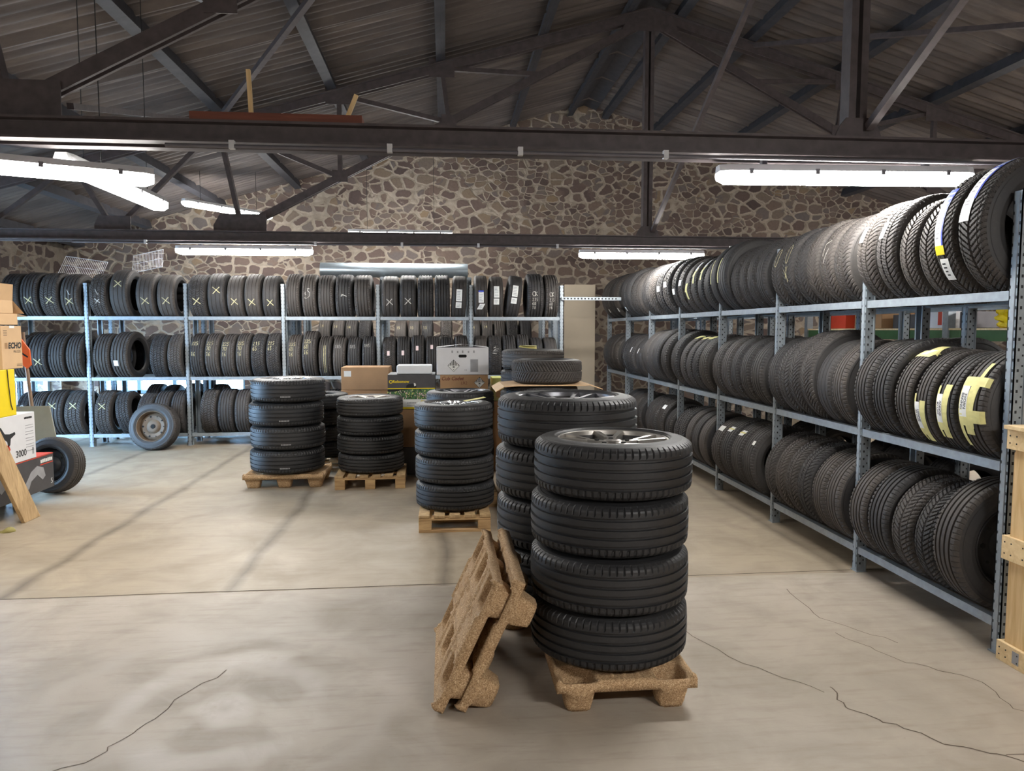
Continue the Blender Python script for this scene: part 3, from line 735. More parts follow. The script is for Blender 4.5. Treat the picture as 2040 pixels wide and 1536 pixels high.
  (3, 4.772, 0.201, 0.314, 'w', '', -0.003, -0.002),
  (4, 5.134, 0.243, 0.312, 'r', 'tag3', 0.003, -0.001),
  (4, 5.392, 0.25, 0.32, 'r', 'tag4', 0.0, 0.003),
  (4, 5.654, 0.25, 0.32, 'r', 'tag4', -0.001, -0.005),
  (4, 5.918, 0.25, 0.324, 'r', 'white1', -0.006, -0.005),
  (5, 6.343, 0.176, 0.322, 'a', '', 0.0, 0.003),
  (5, 6.526, 0.164, 0.321, 'a', '', 0.0, 0.003),
  (5, 6.708, 0.174, 0.323, 'a', '', 0.005, -0.003),
  (5, 6.903, 0.187, 0.323, 'a', '', -0.0, -0.003),
  (5, 7.103, 0.179, 0.317, 's', '', 0.001, 0.005),
  (5, 7.303, 0.197, 0.323, 's', '', 0.001, 0.004),
  (6, 7.595, 0.198, 0.318, 's', '', -0.005, -0.001),
  (6, 7.816, 0.221, 0.32, 's', '', 0.003, 0.002),
  (6, 8.041, 0.205, 0.312, 'v', '', 0.002, 0.006),
  (6, 8.246, 0.178, 0.315, 'v', '', 0.003, -0.004),
  (6, 8.45, 0.205, 0.348, 's', 'steel', 0.005, -0.004),
 ],
}
# ------------------------------------------------------------------ tyres
R0, W0 = .32, .22
def crown(s):
    a = np.abs(s); return R0 - .005 * s * s - .020 * np.clip((a - .78) / .22, 0, 1) ** 2
def tread_mesh(name, kind, mat):
    n = 432
    gs = {'r': [-.56, -.19, .19, .56], 's': [-.55, -.2, .16, .52], 'w': [-.5, 0, .5], 'v': [-.62, .62], 'b': [-.45, 0, .45], 'a': [-.28, .28]}[kind]
    hw = {'r': .05, 's': .055, 'w': .03, 'v': .02, 'b': .03, 'a': .05}[kind]
    gd = {'r': .010, 's': .010, 'w': .005, 'v': .008, 'b': .009, 'a': .009}[kind]
    s = list(np.linspace(-1, 1, 27 if kind in 'rsw' else 45))
    s = [q for q in s if all(abs(q - g) > hw + .02 for g in gs)]
    for g in gs: s += [g - hw - .012, g - hw, g + hw, g + hw + .012]
    s = np.array(sorted(set(np.round(s, 4)))); m = len(s)
    th = np.arange(n) / n * 2 * PI
    S, TH = np.meshgrid(s, th); A = np.abs(S); h = np.zeros_like(S)
    for g in gs: h = np.maximum(h, np.where(np.abs(S - g) <= hw + .001, gd, 0))
    fr = lambda q: q - np.floor(q)
    if kind == 'r': h = np.maximum(h, np.where((A > .66) & (fr(TH * 72 / 2 / PI) < .17), .004, 0))
    if kind == 's':
        pass
        h = np.maximum(h, np.where((A > .62) & (fr(TH * 72 / 2 / PI + np.where(S > 0, .4, 0)) < .18), .006, 0))
    if kind == 'w': h = np.maximum(h, np.where((A > .8) & (fr(TH * 72 / 2 / PI) < .17), .0025, 0))
    if kind == 'v':
        h = np.maximum(h, np.where(fr(TH * 72 / 2 / PI - 2.2 * A + np.where(S > 0, .5, 0)) < .24, .008, 0))
        h = np.maximum(h, np.where((A < .06), .006, 0))
    if kind == 'b':
        h = np.maximum(h, np.where(fr(TH * 60 / 2 / PI + np.where(A > .45, .5, 0) + .35 * np.sin(S * 9)) < .22, .0065, 0))
    if kind == 'a':
        h = np.maximum(h, np.where((A > .33) & (fr(TH * 66 / 2 / PI - 1.5 * A * A) < .24), .0075, 0))
        h = np.maximum(h, np.where((A < .22) & (fr(TH * 108 / 2 / PI + S * 1.5) < .2), .004, 0))
    edge = np.clip((1 - A) / .06, 0, 1); r = crown(S) - h * edge
    V = np.stack([S * W0 * .455, -r * np.cos(TH), r * np.sin(TH)], -1).reshape(-1, 3)
    i = np.arange(n)[:, None]; j = np.arange(m - 1)[None, :]; i2 = (i + 1) % n
    Q = np.stack([i * m + j, i2 * m + j, i2 * m + j + 1, i * m + j + 1], -1).reshape(-1, 4)
    return np_mesh(name, V, Q[:, ::-1], mat, False)
def casing_mesh(name, mat, rb=.203):
    k = W0 / .22
    half = [(.455 * W0, R0 - .0252), (.472 * W0, R0 - .036), (.474 * W0, R0 - .040), (.468 * W0, R0 - .042), (.487 * W0, R0 - .060), (.498 * W0, R0 - .078), (.499 * W0, R0 - .082), (.492 * W0, R0 - .085), (.470 * W0, R0 - .1 if rb < .21 else R0 - .0885),
            (.462 * W0, R0 - .103) if rb < .21 else (.468 * W0, R0 - .091), (.455 * W0, R0 - .106) if rb < .21 else (.46 * W0, R0 - .093), (.415 * W0, rb + .004), (.40 * W0, rb), (.36 * W0, rb + .001), (.39 * W0, rb + .019), (.45 * W0, max(.25, rb + .025)), (.44 * W0, .28), (.36 * W0, .302)]
    prof = half + [(-a, r) for a, r in reversed(half)]
    # close the outside under the tread band
    prof = prof + [(-.40 * W0, R0 - .018), (.40 * W0, R0 - .018)]
    return MB().lathe(prof, 96, closed=True).mesh(name, mat, .7)
TR = {k: tread_mesh('tread', k, M['tread']) for k in 'rwbsva'}
TRF = {k: tread_mesh('tread', k, M['fresh']) for k in 'rs'}
CA = casing_mesh('tyre', M['wall']); CAF = casing_mesh('tyre', M['fresh']); CAL = casing_mesh('tyre', M['fresh'], .222)

def reff(a): return float(crown(np.array(min(1, abs(a) / (W0 * .455)))))
def on_tread(a, b, lift=.002):
    r = reff(a) + lift; t = b / R0; return (a, -r * math.cos(t), r * math.sin(t))
def conform(me, da=0, db=0, lift=.002, rot=0, flip=False):
    c, s = math.cos(rot), math.sin(rot)
    for v in me.vertices:
        p, q = v.co.x * c - v.co.y * s, v.co.x * s + v.co.y * c
        p += da; q += db
        if flip: p, q = q, -p
        v.co = on_tread(p, q, lift)
    return me
def strokes(lines, w=.009, lift=.0022, flip=False):
    """hand-drawn chalk lines as narrow ribbons on the tread"""
    mb = MB()
    for pts in lines:
        P = []
        for a, b in zip(pts, pts[1:]):
            n = max(1, int(math.dist(a, b) / .014))
            P += [(a[0] + (b[0] - a[0]) * i / n, a[1] + (b[1] - a[1]) * i / n) for i in range(n)]
        P.append(pts[-1]); k = len(mb.v); vs = []
        for i, p in enumerate(P):
            q0, q1 = P[max(0, i - 1)], P[min(len(P) - 1, i + 1)]; d = (q1[0] - q0[0], q1[1] - q0[1]); l = math.hypot(*d) or 1
            ww = w * random.uniform(.3, .6); nx, ny = -d[1] / l * ww, d[0] / l * ww
            for sg in (1, -1):
                x, y = p[0] + sg * nx, p[1] + sg * ny
                if flip: x, y = y, -x
                vs.append(on_tread(x, y, lift))
        mb.add(vs, [(2 * i, 2 * i + 1, 2 * i + 3, 2 * i + 2) for i in range(len(P) - 1)])
    return mb
GL = {'0': [[(.3, 1), (.05, .8), (.05, .2), (.3, 0), (.55, .2), (.55, .8), (.3, 1)]], '1': [[(.12, .8), (.35, 1), (.32, 0)]], '2': [[(.05, .8), (.3, 1), (.52, .75), (.05, .05), (.6, .08)]],
      '3': [[(.05, .95), (.5, .95), (.25, .58), (.52, .3), (.3, 0), (.02, .12)]], '4': [[(.4, 0), (.42, 1), (.02, .35), (.6, .36)]], '5': [[(.55, 1), (.12, 1), (.08, .55), (.45, .55), (.5, .2), (.25, 0), (.03, .1)]],
      '6': [[(.5, 1), (.1, .5), (.1, .12), (.35, 0), (.55, .25), (.35, .48), (.1, .3)]], '7': [[(.02, .95), (.58, 1), (.22, 0)]], '8': [[(.3, .52), (.08, .75), (.3, 1), (.5, .75), (.3, .52), (.05, .2), (.3, 0), (.55, .22), (.3, .52)]],
      '9': [[(.5, .7), (.25, .5), (.06, .75), (.3, 1), (.5, .8), (.42, 0)]], 'O': [[(.5, 1), (.1, .85), (0, .4), (.3, 0), (.7, .05), (.85, .5), (.6, .95), (.4, .98)]], 'K': [[(.05, 1), (.08, 0)], [(.55, .95), (.1, .5), (.6, .02)]],
      'S': [[(.5, .9), (.25, 1), (.1, .75), (.5, .45), (.4, .1), (.05, .05)]]}
def chalk_text(rows, x0, y0, h, ww=.0065, mat='chalky'):
    lines = []
    for r, row in enumerate(rows):
        for i, ch in enumerate(row):
            for st in GL.get(ch, []): lines.append([(x0 + (i * .78 + p[0]) * h * .8 + random.uniform(-1, 1) * .002, y0 - r * h * 1.35 + p[1] * h) for p in st])
    return strokes(lines, ww), mat
def cross(cx, cy, sz):
    a, b = random.uniform(.7, 1.1), random.uniform(.8, 1.1)
    return strokes([[(cx - sz * a, cy + sz), (cx + sz, cy - sz * .8)], [(cx + sz * .8, cy + sz * b), (cx - sz * .8, cy - sz)]], .0105)
def patch(a0, a1, b0, b1, sk=0, lift=.0030, na=10, nb=8, taper=1, flip=False):
    mb = MB(); vs = []
    for j in range(nb + 1):
        t = j / nb; b = b0 + (b1 - b0) * t
        for i in range(na + 1):
            u = i / na; c = (a0 + a1) / 2; w = (a1 - a0) * (1 + (taper - 1) * t)
            a = c + (u - .5) * w + sk * (t - .5)
            vs.append(on_tread(a, b + sk * .0 * u, lift) if not flip else on_tread(b, -a, lift))
    return mb.add(vs, [(j * (na + 1) + i, j * (na + 1) + i + 1, (j + 1) * (na + 1) + i + 1, (j + 1) * (na + 1) + i) for j in range(nb) for i in range(na)])
def label_lines(o, a0, a1, b0, b1, n, mat='ink', th=.35, rot=None):
    """rows of small print on a paper label"""
    mb = MB(); st = (b1 - b0) / n
    for k in range(n):
        b = b0 + (k + .3) * st; e = a0 + (a1 - a0) * random.uniform(.6, 1)
        p = patch(a0, e, b, b + st * th, 0, .0040, 3, 1); mb.add(p.v, p.f)
    mb.build('print_lines', M[mat], o)

def decorate(o, mk):
    """chalk marks, paper labels and tape that sit on one tyre; returns how the tyre reads"""
    J = random.uniform
    if mk.startswith('X'):
        y = {'Xh': .13, 'Xm': .07, 'Xs': -.08}.get(mk, -.075) + J(-.012, .012)
        sz = .047 if mk not in ('Xs',) else .03
        m = 'chalk' if mk in ('Xw', 'Xs') else 'chalky'
        cross(J(-.012, .012), y, sz).build('chalk_mark', M[m], o)
        if mk in ('X2', 'Xs'): strokes([[(-.02, y + .16), (.01, y + .09), (.025, y + .1)]], .008).build('chalk_mark', M['chalk'], o)
        return 'chalked with a %s cross%s' % ('white' if m == 'chalk' else 'pale yellow', {'Xh': ' high up', 'Xm': ' halfway up'}.get(mk, ''))
    if mk == 'S':
        strokes([[(-.045, .06), (-.05, .03), (-.03, .02)], [(.02, .1), (-.02, .11), (-.01, .07), (.02, .05), (.015, .0), (-.03, -.03), (-.06, -.02)]], .007).build('chalk_mark', M['chalk'], o); return 'chalked with a curly white S'
    if mk == 'sm': strokes([[(J(-.05, .05), .0), (J(-.05, .05), .03)] for _ in range(3)], .006).build('chalk_mark', M['chalk'], o); return 'with small white chalk ticks'
    if mk == 'sm3':
        strokes([[(J(-.05, 0), y), (J(0, .06), y + J(-.01, .012))] for y in (.15, .12, .09, .06)] + [[(J(-.03, 0), y), (J(0, .03), y + .02)] for y in (.14, .1)], .006).build('chalk_mark', M['chalk'], o); return 'with faint chalk scribbles'
    if mk == 'lines': strokes([[(x, -.24), (x, .2)] for x in (-.012, .016)], .006, .001).build('chalk_mark', M['chalky'], o); return 'with two pale lines down its tread'
    if mk.startswith('n'):
        rows = {'n225': ['225', '70', '16'], 'n225b': ['225', '', '16'], 'n215': ['215', '65'], 'n225c': ['225', '60', '16'], 'n185': ['185'], 'n14': ['14'], 'n15': ['15']}[mk]
        b, m = chalk_text(rows, -.072, .165, .056, .0055, 'chalky' if mk != 'n185' else 'chalk'); b.build('chalk_writing', M[m], o)
        return 'chalked %s' % ' '.join(r for r in rows if r)
    if mk == 'OK':
        b, m = chalk_text(['OK'], -.045, -.0, .06, .007, 'chalk'); b.build('chalk_writing', M[m], o)
        b, m = chalk_text(['235', '60', '18'], -.045, -.068, .042, .0055, 'chalk'); b.build('chalk_writing', M[m], o); return 'chalked OK 235 60 18'
    if mk in ('lab1', 'lab2', 'lab3', 'lab4'):
        y0 = {'lab1': -.06, 'lab2': -.08, 'lab3': .0, 'lab4': -.0}[mk]
        q = patch(-.042, .042, y0, y0 + .17).build('paper_label', M['paper'], o); label_lines(q, -.03, .03, y0 + .015, y0 + .15, 6, 'greyink')
        if mk == 'lab2': patch(-.042, .042, y0 + .15, y0 + .172, 0, .0034).build('label_band', M['blue'], q)
        sk = {'lab1': .0, 'lab2': .05}.get(mk, 0)
        q = patch(-.045, .04, y0 - .10, y0 - .015, sk).build('paper_label', M['cardl' if mk in ('lab1', 'lab2') else 'paper'] if 0 else M['paper'], o); label_lines(q, -.03, .025, y0 - .085, y0 - .03, 3, 'greyink')
        return 'with %s white paper labels' % {'lab1': 'two', 'lab2': 'blue-topped', 'lab3': 'neatly lined-up', 'lab4': 'tilted'}[mk]
    if mk == 'lab5': patch(-.06, -.005, -.13, -.055).build('paper_label', M['paper'], o); return 'with a square white sticker and open hollow'
    if mk.startswith('pink'):
        y = {'pink': .04, 'pink2': .10, 'pink3': .13}[mk]; patch(-.03, .012, y, y + .07).build('paper_label', M['pink'], o); return 'with a small pink sticker'
    if mk == 'tag': patch(-.02, .035, -.22, -.165).build('paper_label', M['paper'], o); return 'with a tiny white tag'
    if mk in ('tag2', 'tag3'):
        y = J(-.12, .02) if mk == 'tag2' else .20; patch(-.05, .05, y, y + .06, J(-.03, .03)).build('paper_label', M['paper'], o); return 'with a white paper scrap'
    if mk == 'tag4': patch(-.06, .02, .21, .27, .03).build('paper_label', M['paper'], o); patch(-.07, .03, .235, .25, .02, .0035).build('masking_tape', M['tape'], o); return 'with a taped paper scrap on top'
    if mk in ('tape1', 'tape2'):
        y = J(-.12, .0) if mk == 'tape1' else J(.08, .16); patch(-.05, .03, y, y + .09, .05).build('masking_tape', M['tape'], o)
        patch(-.02, .03, y - .08, y + .02, -.03, .0032).build('masking_tape', M['tape'], o)
        if mk == 'tape2': patch(-.04, .03, y + .06, y + .17, .02, .0034).build('paper_label', M['paper'], o)
        return 'with scraps of masking tape'
    if mk == 'strip': patch(-.08, -.05, -.05, .17).build('masking_tape', M['tape'], o); return 'large, with a pale tape strip'
    if mk in ('ring', 'ringx'):
        strokes([[(.03 * math.cos(t), .12 + .075 * math.sin(t)) for t in np.linspace(0, 6.4, 18)]], .007).build('chalk_mark', M['chalky'], o)
        if mk == 'ringx': strokes([[(-.04, .0), (.03, -.09)], [(.0, .02), (.015, -.1)], [(.03, .02), (-.02, -.07)]], .007).build('chalk_mark', M['chalky'], o)
        return 'chalked with a yellow ring' + (' and strokes' if mk == 'ringx' else '')
    if mk == 'sq': strokes([[(-.04, .05), (-.04, .14), (.03, .16)], [(-.02, .0), (.03, .1)]], .007).build('chalk_mark', M['chalk'], o); return 'with a white chalk squiggle'
    if mk == 'lab6': patch(-.06, -.012, .07, .17, .01).build('paper_label', M['paper'], o); return 'with a narrow blank white label'
    if mk == 'wl': strokes([[(.07, -.2), (.07, .2)]], .005, .001).build('chalk_mark', M['chalk'], o); return 'with a whitish shoulder line'
    if mk == 'mark1': patch(-.01, .02, .06, .13, .03).build('paper_label', M['paper'], o); return 'with a slim white mark'
    if mk == 'topt': patch(-.08, .08, .34, .42, .08).build('masking_tape', M['tape'], o); return 'with masking tape on its crown'
    if mk == 'white1': patch(.02, .06, .16, .2).build('paper_label', M['paper'], o); return 'leaning open, with a white fleck'
    if mk in ('blue', 'blue2'):
        y = .0 if mk == 'blue' else .19
        q = patch(-.07, .01, y - .06, y + .23).build('paper_label', M['paper'], o)
        patch(-.07, .01, y + .125, y + .23, 0, .0034).build('label_band', M['blue'], q); patch(-.004, .01, y - .06, y + .125, 0, .0036).build('label_band', M['blue'], q)
        for k in range(3): patch(-.06, .004, y + .14 + .028 * k, y + .151 + .028 * k, 0, .0042).build('label_stripe', M['paper'], q)
        label_lines(q, -.055, -.02, y - .03, y + .11, 6, 'greyink')
        if mk == 'blue':
            patch(-.072, .014, y - .10, y - .055, 0, .0036).build('label_band', M['yellow'], q)
            q2 = patch(-.06, .02, y - .235, y - .12, .02).build('paper_label', M['paper'], o); label_lines(q2, -.04, .0, y - .215, y - .135, 4, 'ink', .4)
            return 'with a blue, white and yellow maker label'
        q2 = patch(-.085, .0, y - .16, y - .05, 0).build('paper_label', M['paper'], o); label_lines(q2, -.06, -.02, y - .09, y - .06, 2, 'greyink')
        return 'with blue-striped label and white card'
    if mk == 'ttop':
        patch(-.095, .09, .30, .37, .02).build('masking_tape', M['tape'], o); patch(-.02, .085, .34, .46, -.03).build('masking_tape', M['tape'], o); patch(-.02, .04, .32, .38, .05, .0036).build('paper_label', M['paper'], o); return 'with yellow masking tape across its crown'
    if mk in ('tt1', 'tt2', 'tt3'):
        dy = {'tt1': -.07, 'tt2': .0, 'tt3': .05}[mk]
        patch(-.094, -.06, dy - .2, dy + .12, -.004).build('masking_tape', M['tape'], o); patch(-.03, .03, dy - .2, dy + (.13 if mk == 'tt2' else .08), .03, .0032).build('masking_tape', M['tape'], o)
        patch(-.094, .01, dy - .15, dy - .10, 0, .0036).build('masking_tape', M['tape'], o)
        q = patch(-.075, -.02, dy - .1, dy + .07, .0, .004).build('paper_label', M['paper'], o)
        for k, wd in enumerate({'tt1': ('HINNE', '40 OFF'), 'tt2': ('ANNNE', '40 OFF'), 'tt3': ('3VORN', 'BRNNG')}[mk]):
            tm = text_mesh(wd, .026, M['ink'], bold=.0004); conform(tm, -.036 - .024 * k, dy - .015, .0046, -PI / 2); link('printed_text', tm, q)
        if mk == 'tt3':
            patch(-.09, .096, dy + .07, dy + .125, 0, .0036).build('masking_tape', M['tape'], o); patch(-.094, .097, dy - .13, dy - .06, .0, .0038).build('masking_tape', M['tape'], o)
            patch(.01, .035, dy - .16, dy + .22, .02, .0044).build('masking_tape', M['tape'], o)
            patch(-.096, -.055, dy - .28, dy - .06, .0, .004).build('masking_tape', M['tape'], o)
        return {'tt1': 'with masking tape and paper note low down', 'tt2': 'with two tape strips beside a paper note', 'tt3': 'with crossed masking tape over a paper note'}[mk]
    return ''
KIND = {'w': 'worn slick tyre', 'r': 'ribbed tyre', 's': 'ribbed tyre', 'v': 'winter tyre', 'b': 'block-tread tyre', 'a': 'chunky tyre'}
def put_tyre(kind, W, R, loc, rot, label, group, fresh=False, name='tyre'):
    o = link(name, CAF if fresh else CA, None, loc, rot, (W / W0, R / R0, R / R0)); tag(o, label, 'tyre', group)
    link('tread', (TRF if fresh else TR)[kind], o); return o
SHELF = ['bottom', 'middle', 'top']
def place_rows(which, origin, rotz, nb, items, lev, contact=.172):
    Mr = Matrix.Translation(origin) @ Matrix.Rotation(rotz, 4, 'Z')
    bays = {}
    for it in items: bays.setdefault(it[0], []).append(it)
    for i, row in bays.items():
        row.sort(key=lambda q: q[1] if which == 'back' else -q[1])
        for k, (bi, x, W, R, kind, mk, yaw, lean) in enumerate(row):
            zc = LEV[lev] + math.sqrt(R * R - contact ** 2) + .006 + W / 2 * abs(math.sin(lean)) * .9
            p = Mr @ Vector((x, DEP / 2, zc))
            g = f'tyres on the {SHELF[lev]} shelf of the {which} rack'
            if mk in ('steel', 'alloy'):
                o = make_wheel('steelblack' if mk == 'steel' else 'multi', W, R, p, (0, lean, rotz + yaw), '', g, kind=kind)
                d = 'wheel with ' + ('black steel rim' if mk == 'steel' else 'white-lipped alloy rim')
            else:
                o = put_tyre(kind, W, R, p, (0, 0, 0), '', g)
                o.rotation_euler = (Matrix.Rotation(rotz + yaw, 3, 'Z') @ Matrix.Rotation(lean, 3, 'Y')).to_euler()
                d = decorate(o, mk)
                d = (KIND[kind] if len(d.split()) <= 4 else 'tyre') + (' ' + d if d else '')
            nbay = i + 1 if which == 'back' else nb - i
            if which == 'back': lab = f'{d}, {ORD[k + 1]} in bay {nbay} from left, back rack {SHELF[lev]} shelf'
            else: lab = f'{d}, {ORD[k + 1]} in bay {nbay} from front, right rack {SHELF[lev]} shelf'
            if len(lab.split()) > 16: lab = f'{d}, {ORD[k + 1]} in bay {nbay}, {which} rack {SHELF[lev]}'
            w = lab.split()
            if len(w) > 16:
                lab = f'{d}, {ORD[k + 1]} in bay {nbay}, {which} rack {SHELF[lev]} shelf'; 
                if len(lab.split()) > 16: print('LONG', len(lab.split()), lab)
            o['label'] = lab

# ---- wheels
def y_spoke(n, fork, w0, w1, x_in, x_out, th, r1=.198):
    """outline of one forked spoke in the wheel plane (radial along +z), as a solid"""
    rf = .105
    def solid(poly, mb):
        m = len(poly); h = lambda r: x_in + (x_out - x_in) * (r / r1) ** 1.5
        vs = [(h(math.hypot(*p)), p[0], p[1]) for p in poly] + [(h(math.hypot(*p)) - th, p[0] * 1.0, p[1]) for p in poly]
        mb.add(vs, [tuple(range(m)), tuple(range(2 * m - 1, m - 1, -1))] + [(i, i + m, (i + 1) % m + m, (i + 1) % m) for i in range(m)])
    mb = MB()
    if fork:
        solid([(-w0 / 2, .028), (w0 / 2, .028), (w0 / 2 * .8, rf), (-w0 / 2 * .8, rf)], mb)
        for s in (-1, 1):
            e = Vector((math.sin(fork * s), math.cos(fork * s))) * r1; nrm = Vector((math.cos(fork * s), -math.sin(fork * s))) * w1 / 2
            solid([(s * w0 * .4 - w1 * .42, rf - .012), (s * w0 * .4 + w1 * .42, rf - .012), tuple(e + nrm), tuple(e - nrm)] if s > 0 else [(s * w0 * .4 - w1 * .42, rf - .012), (s * w0 * .4 + w1 * .42, rf - .012), tuple(e + nrm), tuple(e - nrm)], mb)
    else: solid([(-w0 / 2, .028), (w0 / 2, .028), (w1 / 2, r1), (-w1 / 2, r1)], mb)
    return mb
def rim_mesh(mat, lip=.1):
    mb = MB().lathe([(lip - .008, .210), (lip - .001, .209), (lip + .002, .205), (lip - .001, .2), (lip - .02, .197), (lip - .022, .201), (lip - .012, .207)], 72, closed=True); mb.cur = 1
    mb.lathe([(lip - .019, .197), (.04, .190), (-.05, .180), (-.08, .196), (-.098, .203), (-.098, .207), (-.07, .2), (-.04, .184), (.04, .194), (lip - .02, .2005)], 72, closed=True)
    return mb.mesh('rim', [mat, mat if mat in (M['rust'], M['rimblack']) else M['barrel']], .6)
def hub_mesh(mat, x): return MB().lathe([(x - .04, .03), (x - .04, .05), (x - .006, .046), (x, .036), (x + .006, .033), (x + .008, .02), (x + .008, 0.0001)], 32).mesh('centre_cap', mat, .6)
def lug_mesh(n, x, mat):
    mb = MB()
    for k in range(n):
        t = 2 * PI * (k + .5) / n; c = Vector((x, .06 * math.cos(t), .06 * math.sin(t))); mb.tube([c - Vector((.004, 0, 0)), c + Vector((.006, 0, 0))], .009, 8)
    return mb.mesh('lug_bolt', mat)
def steel_disc(mat):
    prof = [(.058, .03), (.062, .05), (.052, .075), (.03, .095), (.042, .12), (.046, .145), (.03, .172), (.02, .184), (.012, .184), (.02, .17), (.035, .145), (.03, .12), (.018, .095), (.04, .075), (.05, .05), (.046, .03)]
    return MB().lathe(prof, 64, closed=True).mesh('wheel_disc', mat, .6)
def steel_holes():
    out = []
    for k in range(10):
        t = 2 * PI * k / 10; c = Vector((.044, .138 * math.cos(t), .138 * math.sin(t))); out.append(MB().tube([c - Vector((.006, 0, 0)), c + Vector((.0035, 0, 0))], .013 if k % 2 else .008, 12).mesh('vent_hole', M['hole']))
    out.append(MB().tube([(.05, 0, 0), (.066, 0, 0)], .029, 20).mesh('hub_hole', M['hole']))
    return out
RIM = {}
def rim_set(style):
    if style in RIM: return RIM[style]
    if style == 'yfork': r = (rim_mesh(M['alloy']), [y_spoke(5, .24, .036, .022, .082, .098, .04).mesh('spoke', M['alloy'])], 5, hub_mesh(M['alloy'], .084), lug_mesh(5, .084, M['hole']))
    elif style == 'ydark': r = (rim_mesh(M['alloyd']), [y_spoke(5, .2, .05, .02, .078, .1, .045).mesh('spoke', M['alloyd'])], 5, hub_mesh(M['alloyd'], .082), lug_mesh(5, .08, M['hole']))
    elif style == 'multi': r = (rim_mesh(M['chrome']), [y_spoke(5, .15, .034, .016, .08, .098, .03).mesh('spoke', M['chrome'])], 7, hub_mesh(M['chrome'], .084), lug_mesh(5, .082, M['hole']))
    elif style == 'five': r = (rim_mesh(M['alloy']), [y_spoke(5, 0, .05, .062, .08, .098, .03).mesh('spoke', M['alloy'])], 5, hub_mesh(M['alloy'], .084), lug_mesh(5, .082, M['hole']))
    elif style == 'steelrust': r = (rim_mesh(M['rust']), [], 0, steel_disc(M['rust']), steel_holes())
    elif style == 'steelblack': r = (rim_mesh(M['rimblack']), [], 0, steel_disc(M['rimblack']), steel_holes())
    RIM[style] = r; return r
def make_wheel(style, W, R, loc, rot, label, group, kind='s', fresh=False, rim_only=False):
    t = thing('car_wheel', label, 'wheel', loc, rot, group)
    low = style in ('yfork', 'ydark'); kz = 1.09 if low else 1
    ty = link('tyre', CAL if low else CAF if fresh else CA, t, None, None, (W / W0, R / R0, R / R0)); link('tread', (TRF if fresh else TR)[kind], ty)
    rm, sp, n, hub, lug = rim_set(style)
    ro = link('rim', rm, t, None, None, (W / W0 * .98, R / R0 * kz, R / R0 * kz))
    if not rim_only:
        for k in range(n): link('spoke', sp[0], ro, None, (2 * PI * k / n + .3, 0, 0))
        link('centre_cap' if n else 'wheel_disc', hub, ro); [link('lug_bolt' if n else q.name.split('.')[0], q, ro) for q in (lug if isinstance(lug, list) else [lug])]
    return t
for (wh, lev), items in ROWS.items():
    if wh == 'back': place_rows('back', Vector((BX0, BY, 0)), 0, 6, items, lev)
    else: place_rows('right', Vector((RXF, RY0 + 7 * RBAY, 0)), -PI / 2, 7, items, lev)

# tyres on the racks behind, seen through the gaps
def behind(rows, which, where, y=None, x=None, lev=.956, marks=None, R=.31, W=.205, rotz=0, kinds='rwbr'):
    for k, u in enumerate(rows):
        r_ = R + random.uniform(-.012, .012); z = lev + math.sqrt(r_ * r_ - .172 ** 2) + .006
        p = (u, y, z) if y is not None else (x, u, z)
        mk = (marks or {}).get(k, '')
        o = put_tyre(kinds[k % len(kinds)], W, r_, p, (0, 0, rotz + random.uniform(-.01, .01)), '', f'tyres on the {which}')
        d = decorate(o, mk); lab = f'{"tyre" if d else KIND[kinds[k % len(kinds)]]} {d + ", " if d else ""}{ORD[k + 1] if k < 10 else str(k + 1) + "th"} from {where}'
        o['label'] = lab
yB = 11.05 + DEP / 2
behind([-5.94, -5.7, -5.46, -5.2], 'second back rack middle shelf, left bay', 'left, leftmost bay of the second back rack', y=yB, lev=.956, R=.33, kinds='rrbr')
behind([-4.69, -4.48, -4.25, -3.95, -3.71, -3.4, -3.17, -2.9], 'second back rack middle shelf', 'left on middle shelf of the second back rack', y=yB, lev=.956)
behind([-4.3, -4.06, -3.76, -3.38, -2.7, -2.46], 'second back rack bottom shelf', 'left on bottom shelf of the second back rack', y=yB, lev=.172, R=.335)
behind([-2.06, -1.85, -1.63, -1.41, -.78, -.55, -.28, -.02, .22], 'second back rack middle shelf, far part', 'left, second back rack middle shelf, behind the boxes', y=yB, lev=.956, R=.30, W=.19, marks={4: 'sm3', 5: 'sm3'}, kinds='rwra')
behind([-1.98, -1.76, -1.55, -1.33, -.74, -.52, -.30, .02, .5, .71, .92, 1.13, 1.36], 'rack against the stone wall', 'left on the rack against the stone wall', y=12.2 + DEP / 2, lev=1.22, R=.31, W=.2, kinds='wwrb', marks={0: 'n14', 1: 'n14', 2: 'n14', 4: 'n15', 5: 'n15', 6: 'n15', 8: 'n14', 9: 'n14'})
xR2 = RXF + .70 + DEP / 2
behind([4.0, 4.75, 5.0, 5.24, 5.55, 6.1, 6.34, 7.3, 7.55, 8.5], 'rack behind the right rack, middle shelf', 'front, middle shelf of the rack behind right rack', x=xR2, lev=.956, rotz=-PI / 2)
behind([4.68, 5.2, 5.48, 6.4, 6.8], 'rack behind the right rack, bottom shelf', 'front, bottom shelf of the rack behind right rack', x=xR2, lev=.172, rotz=-PI / 2)
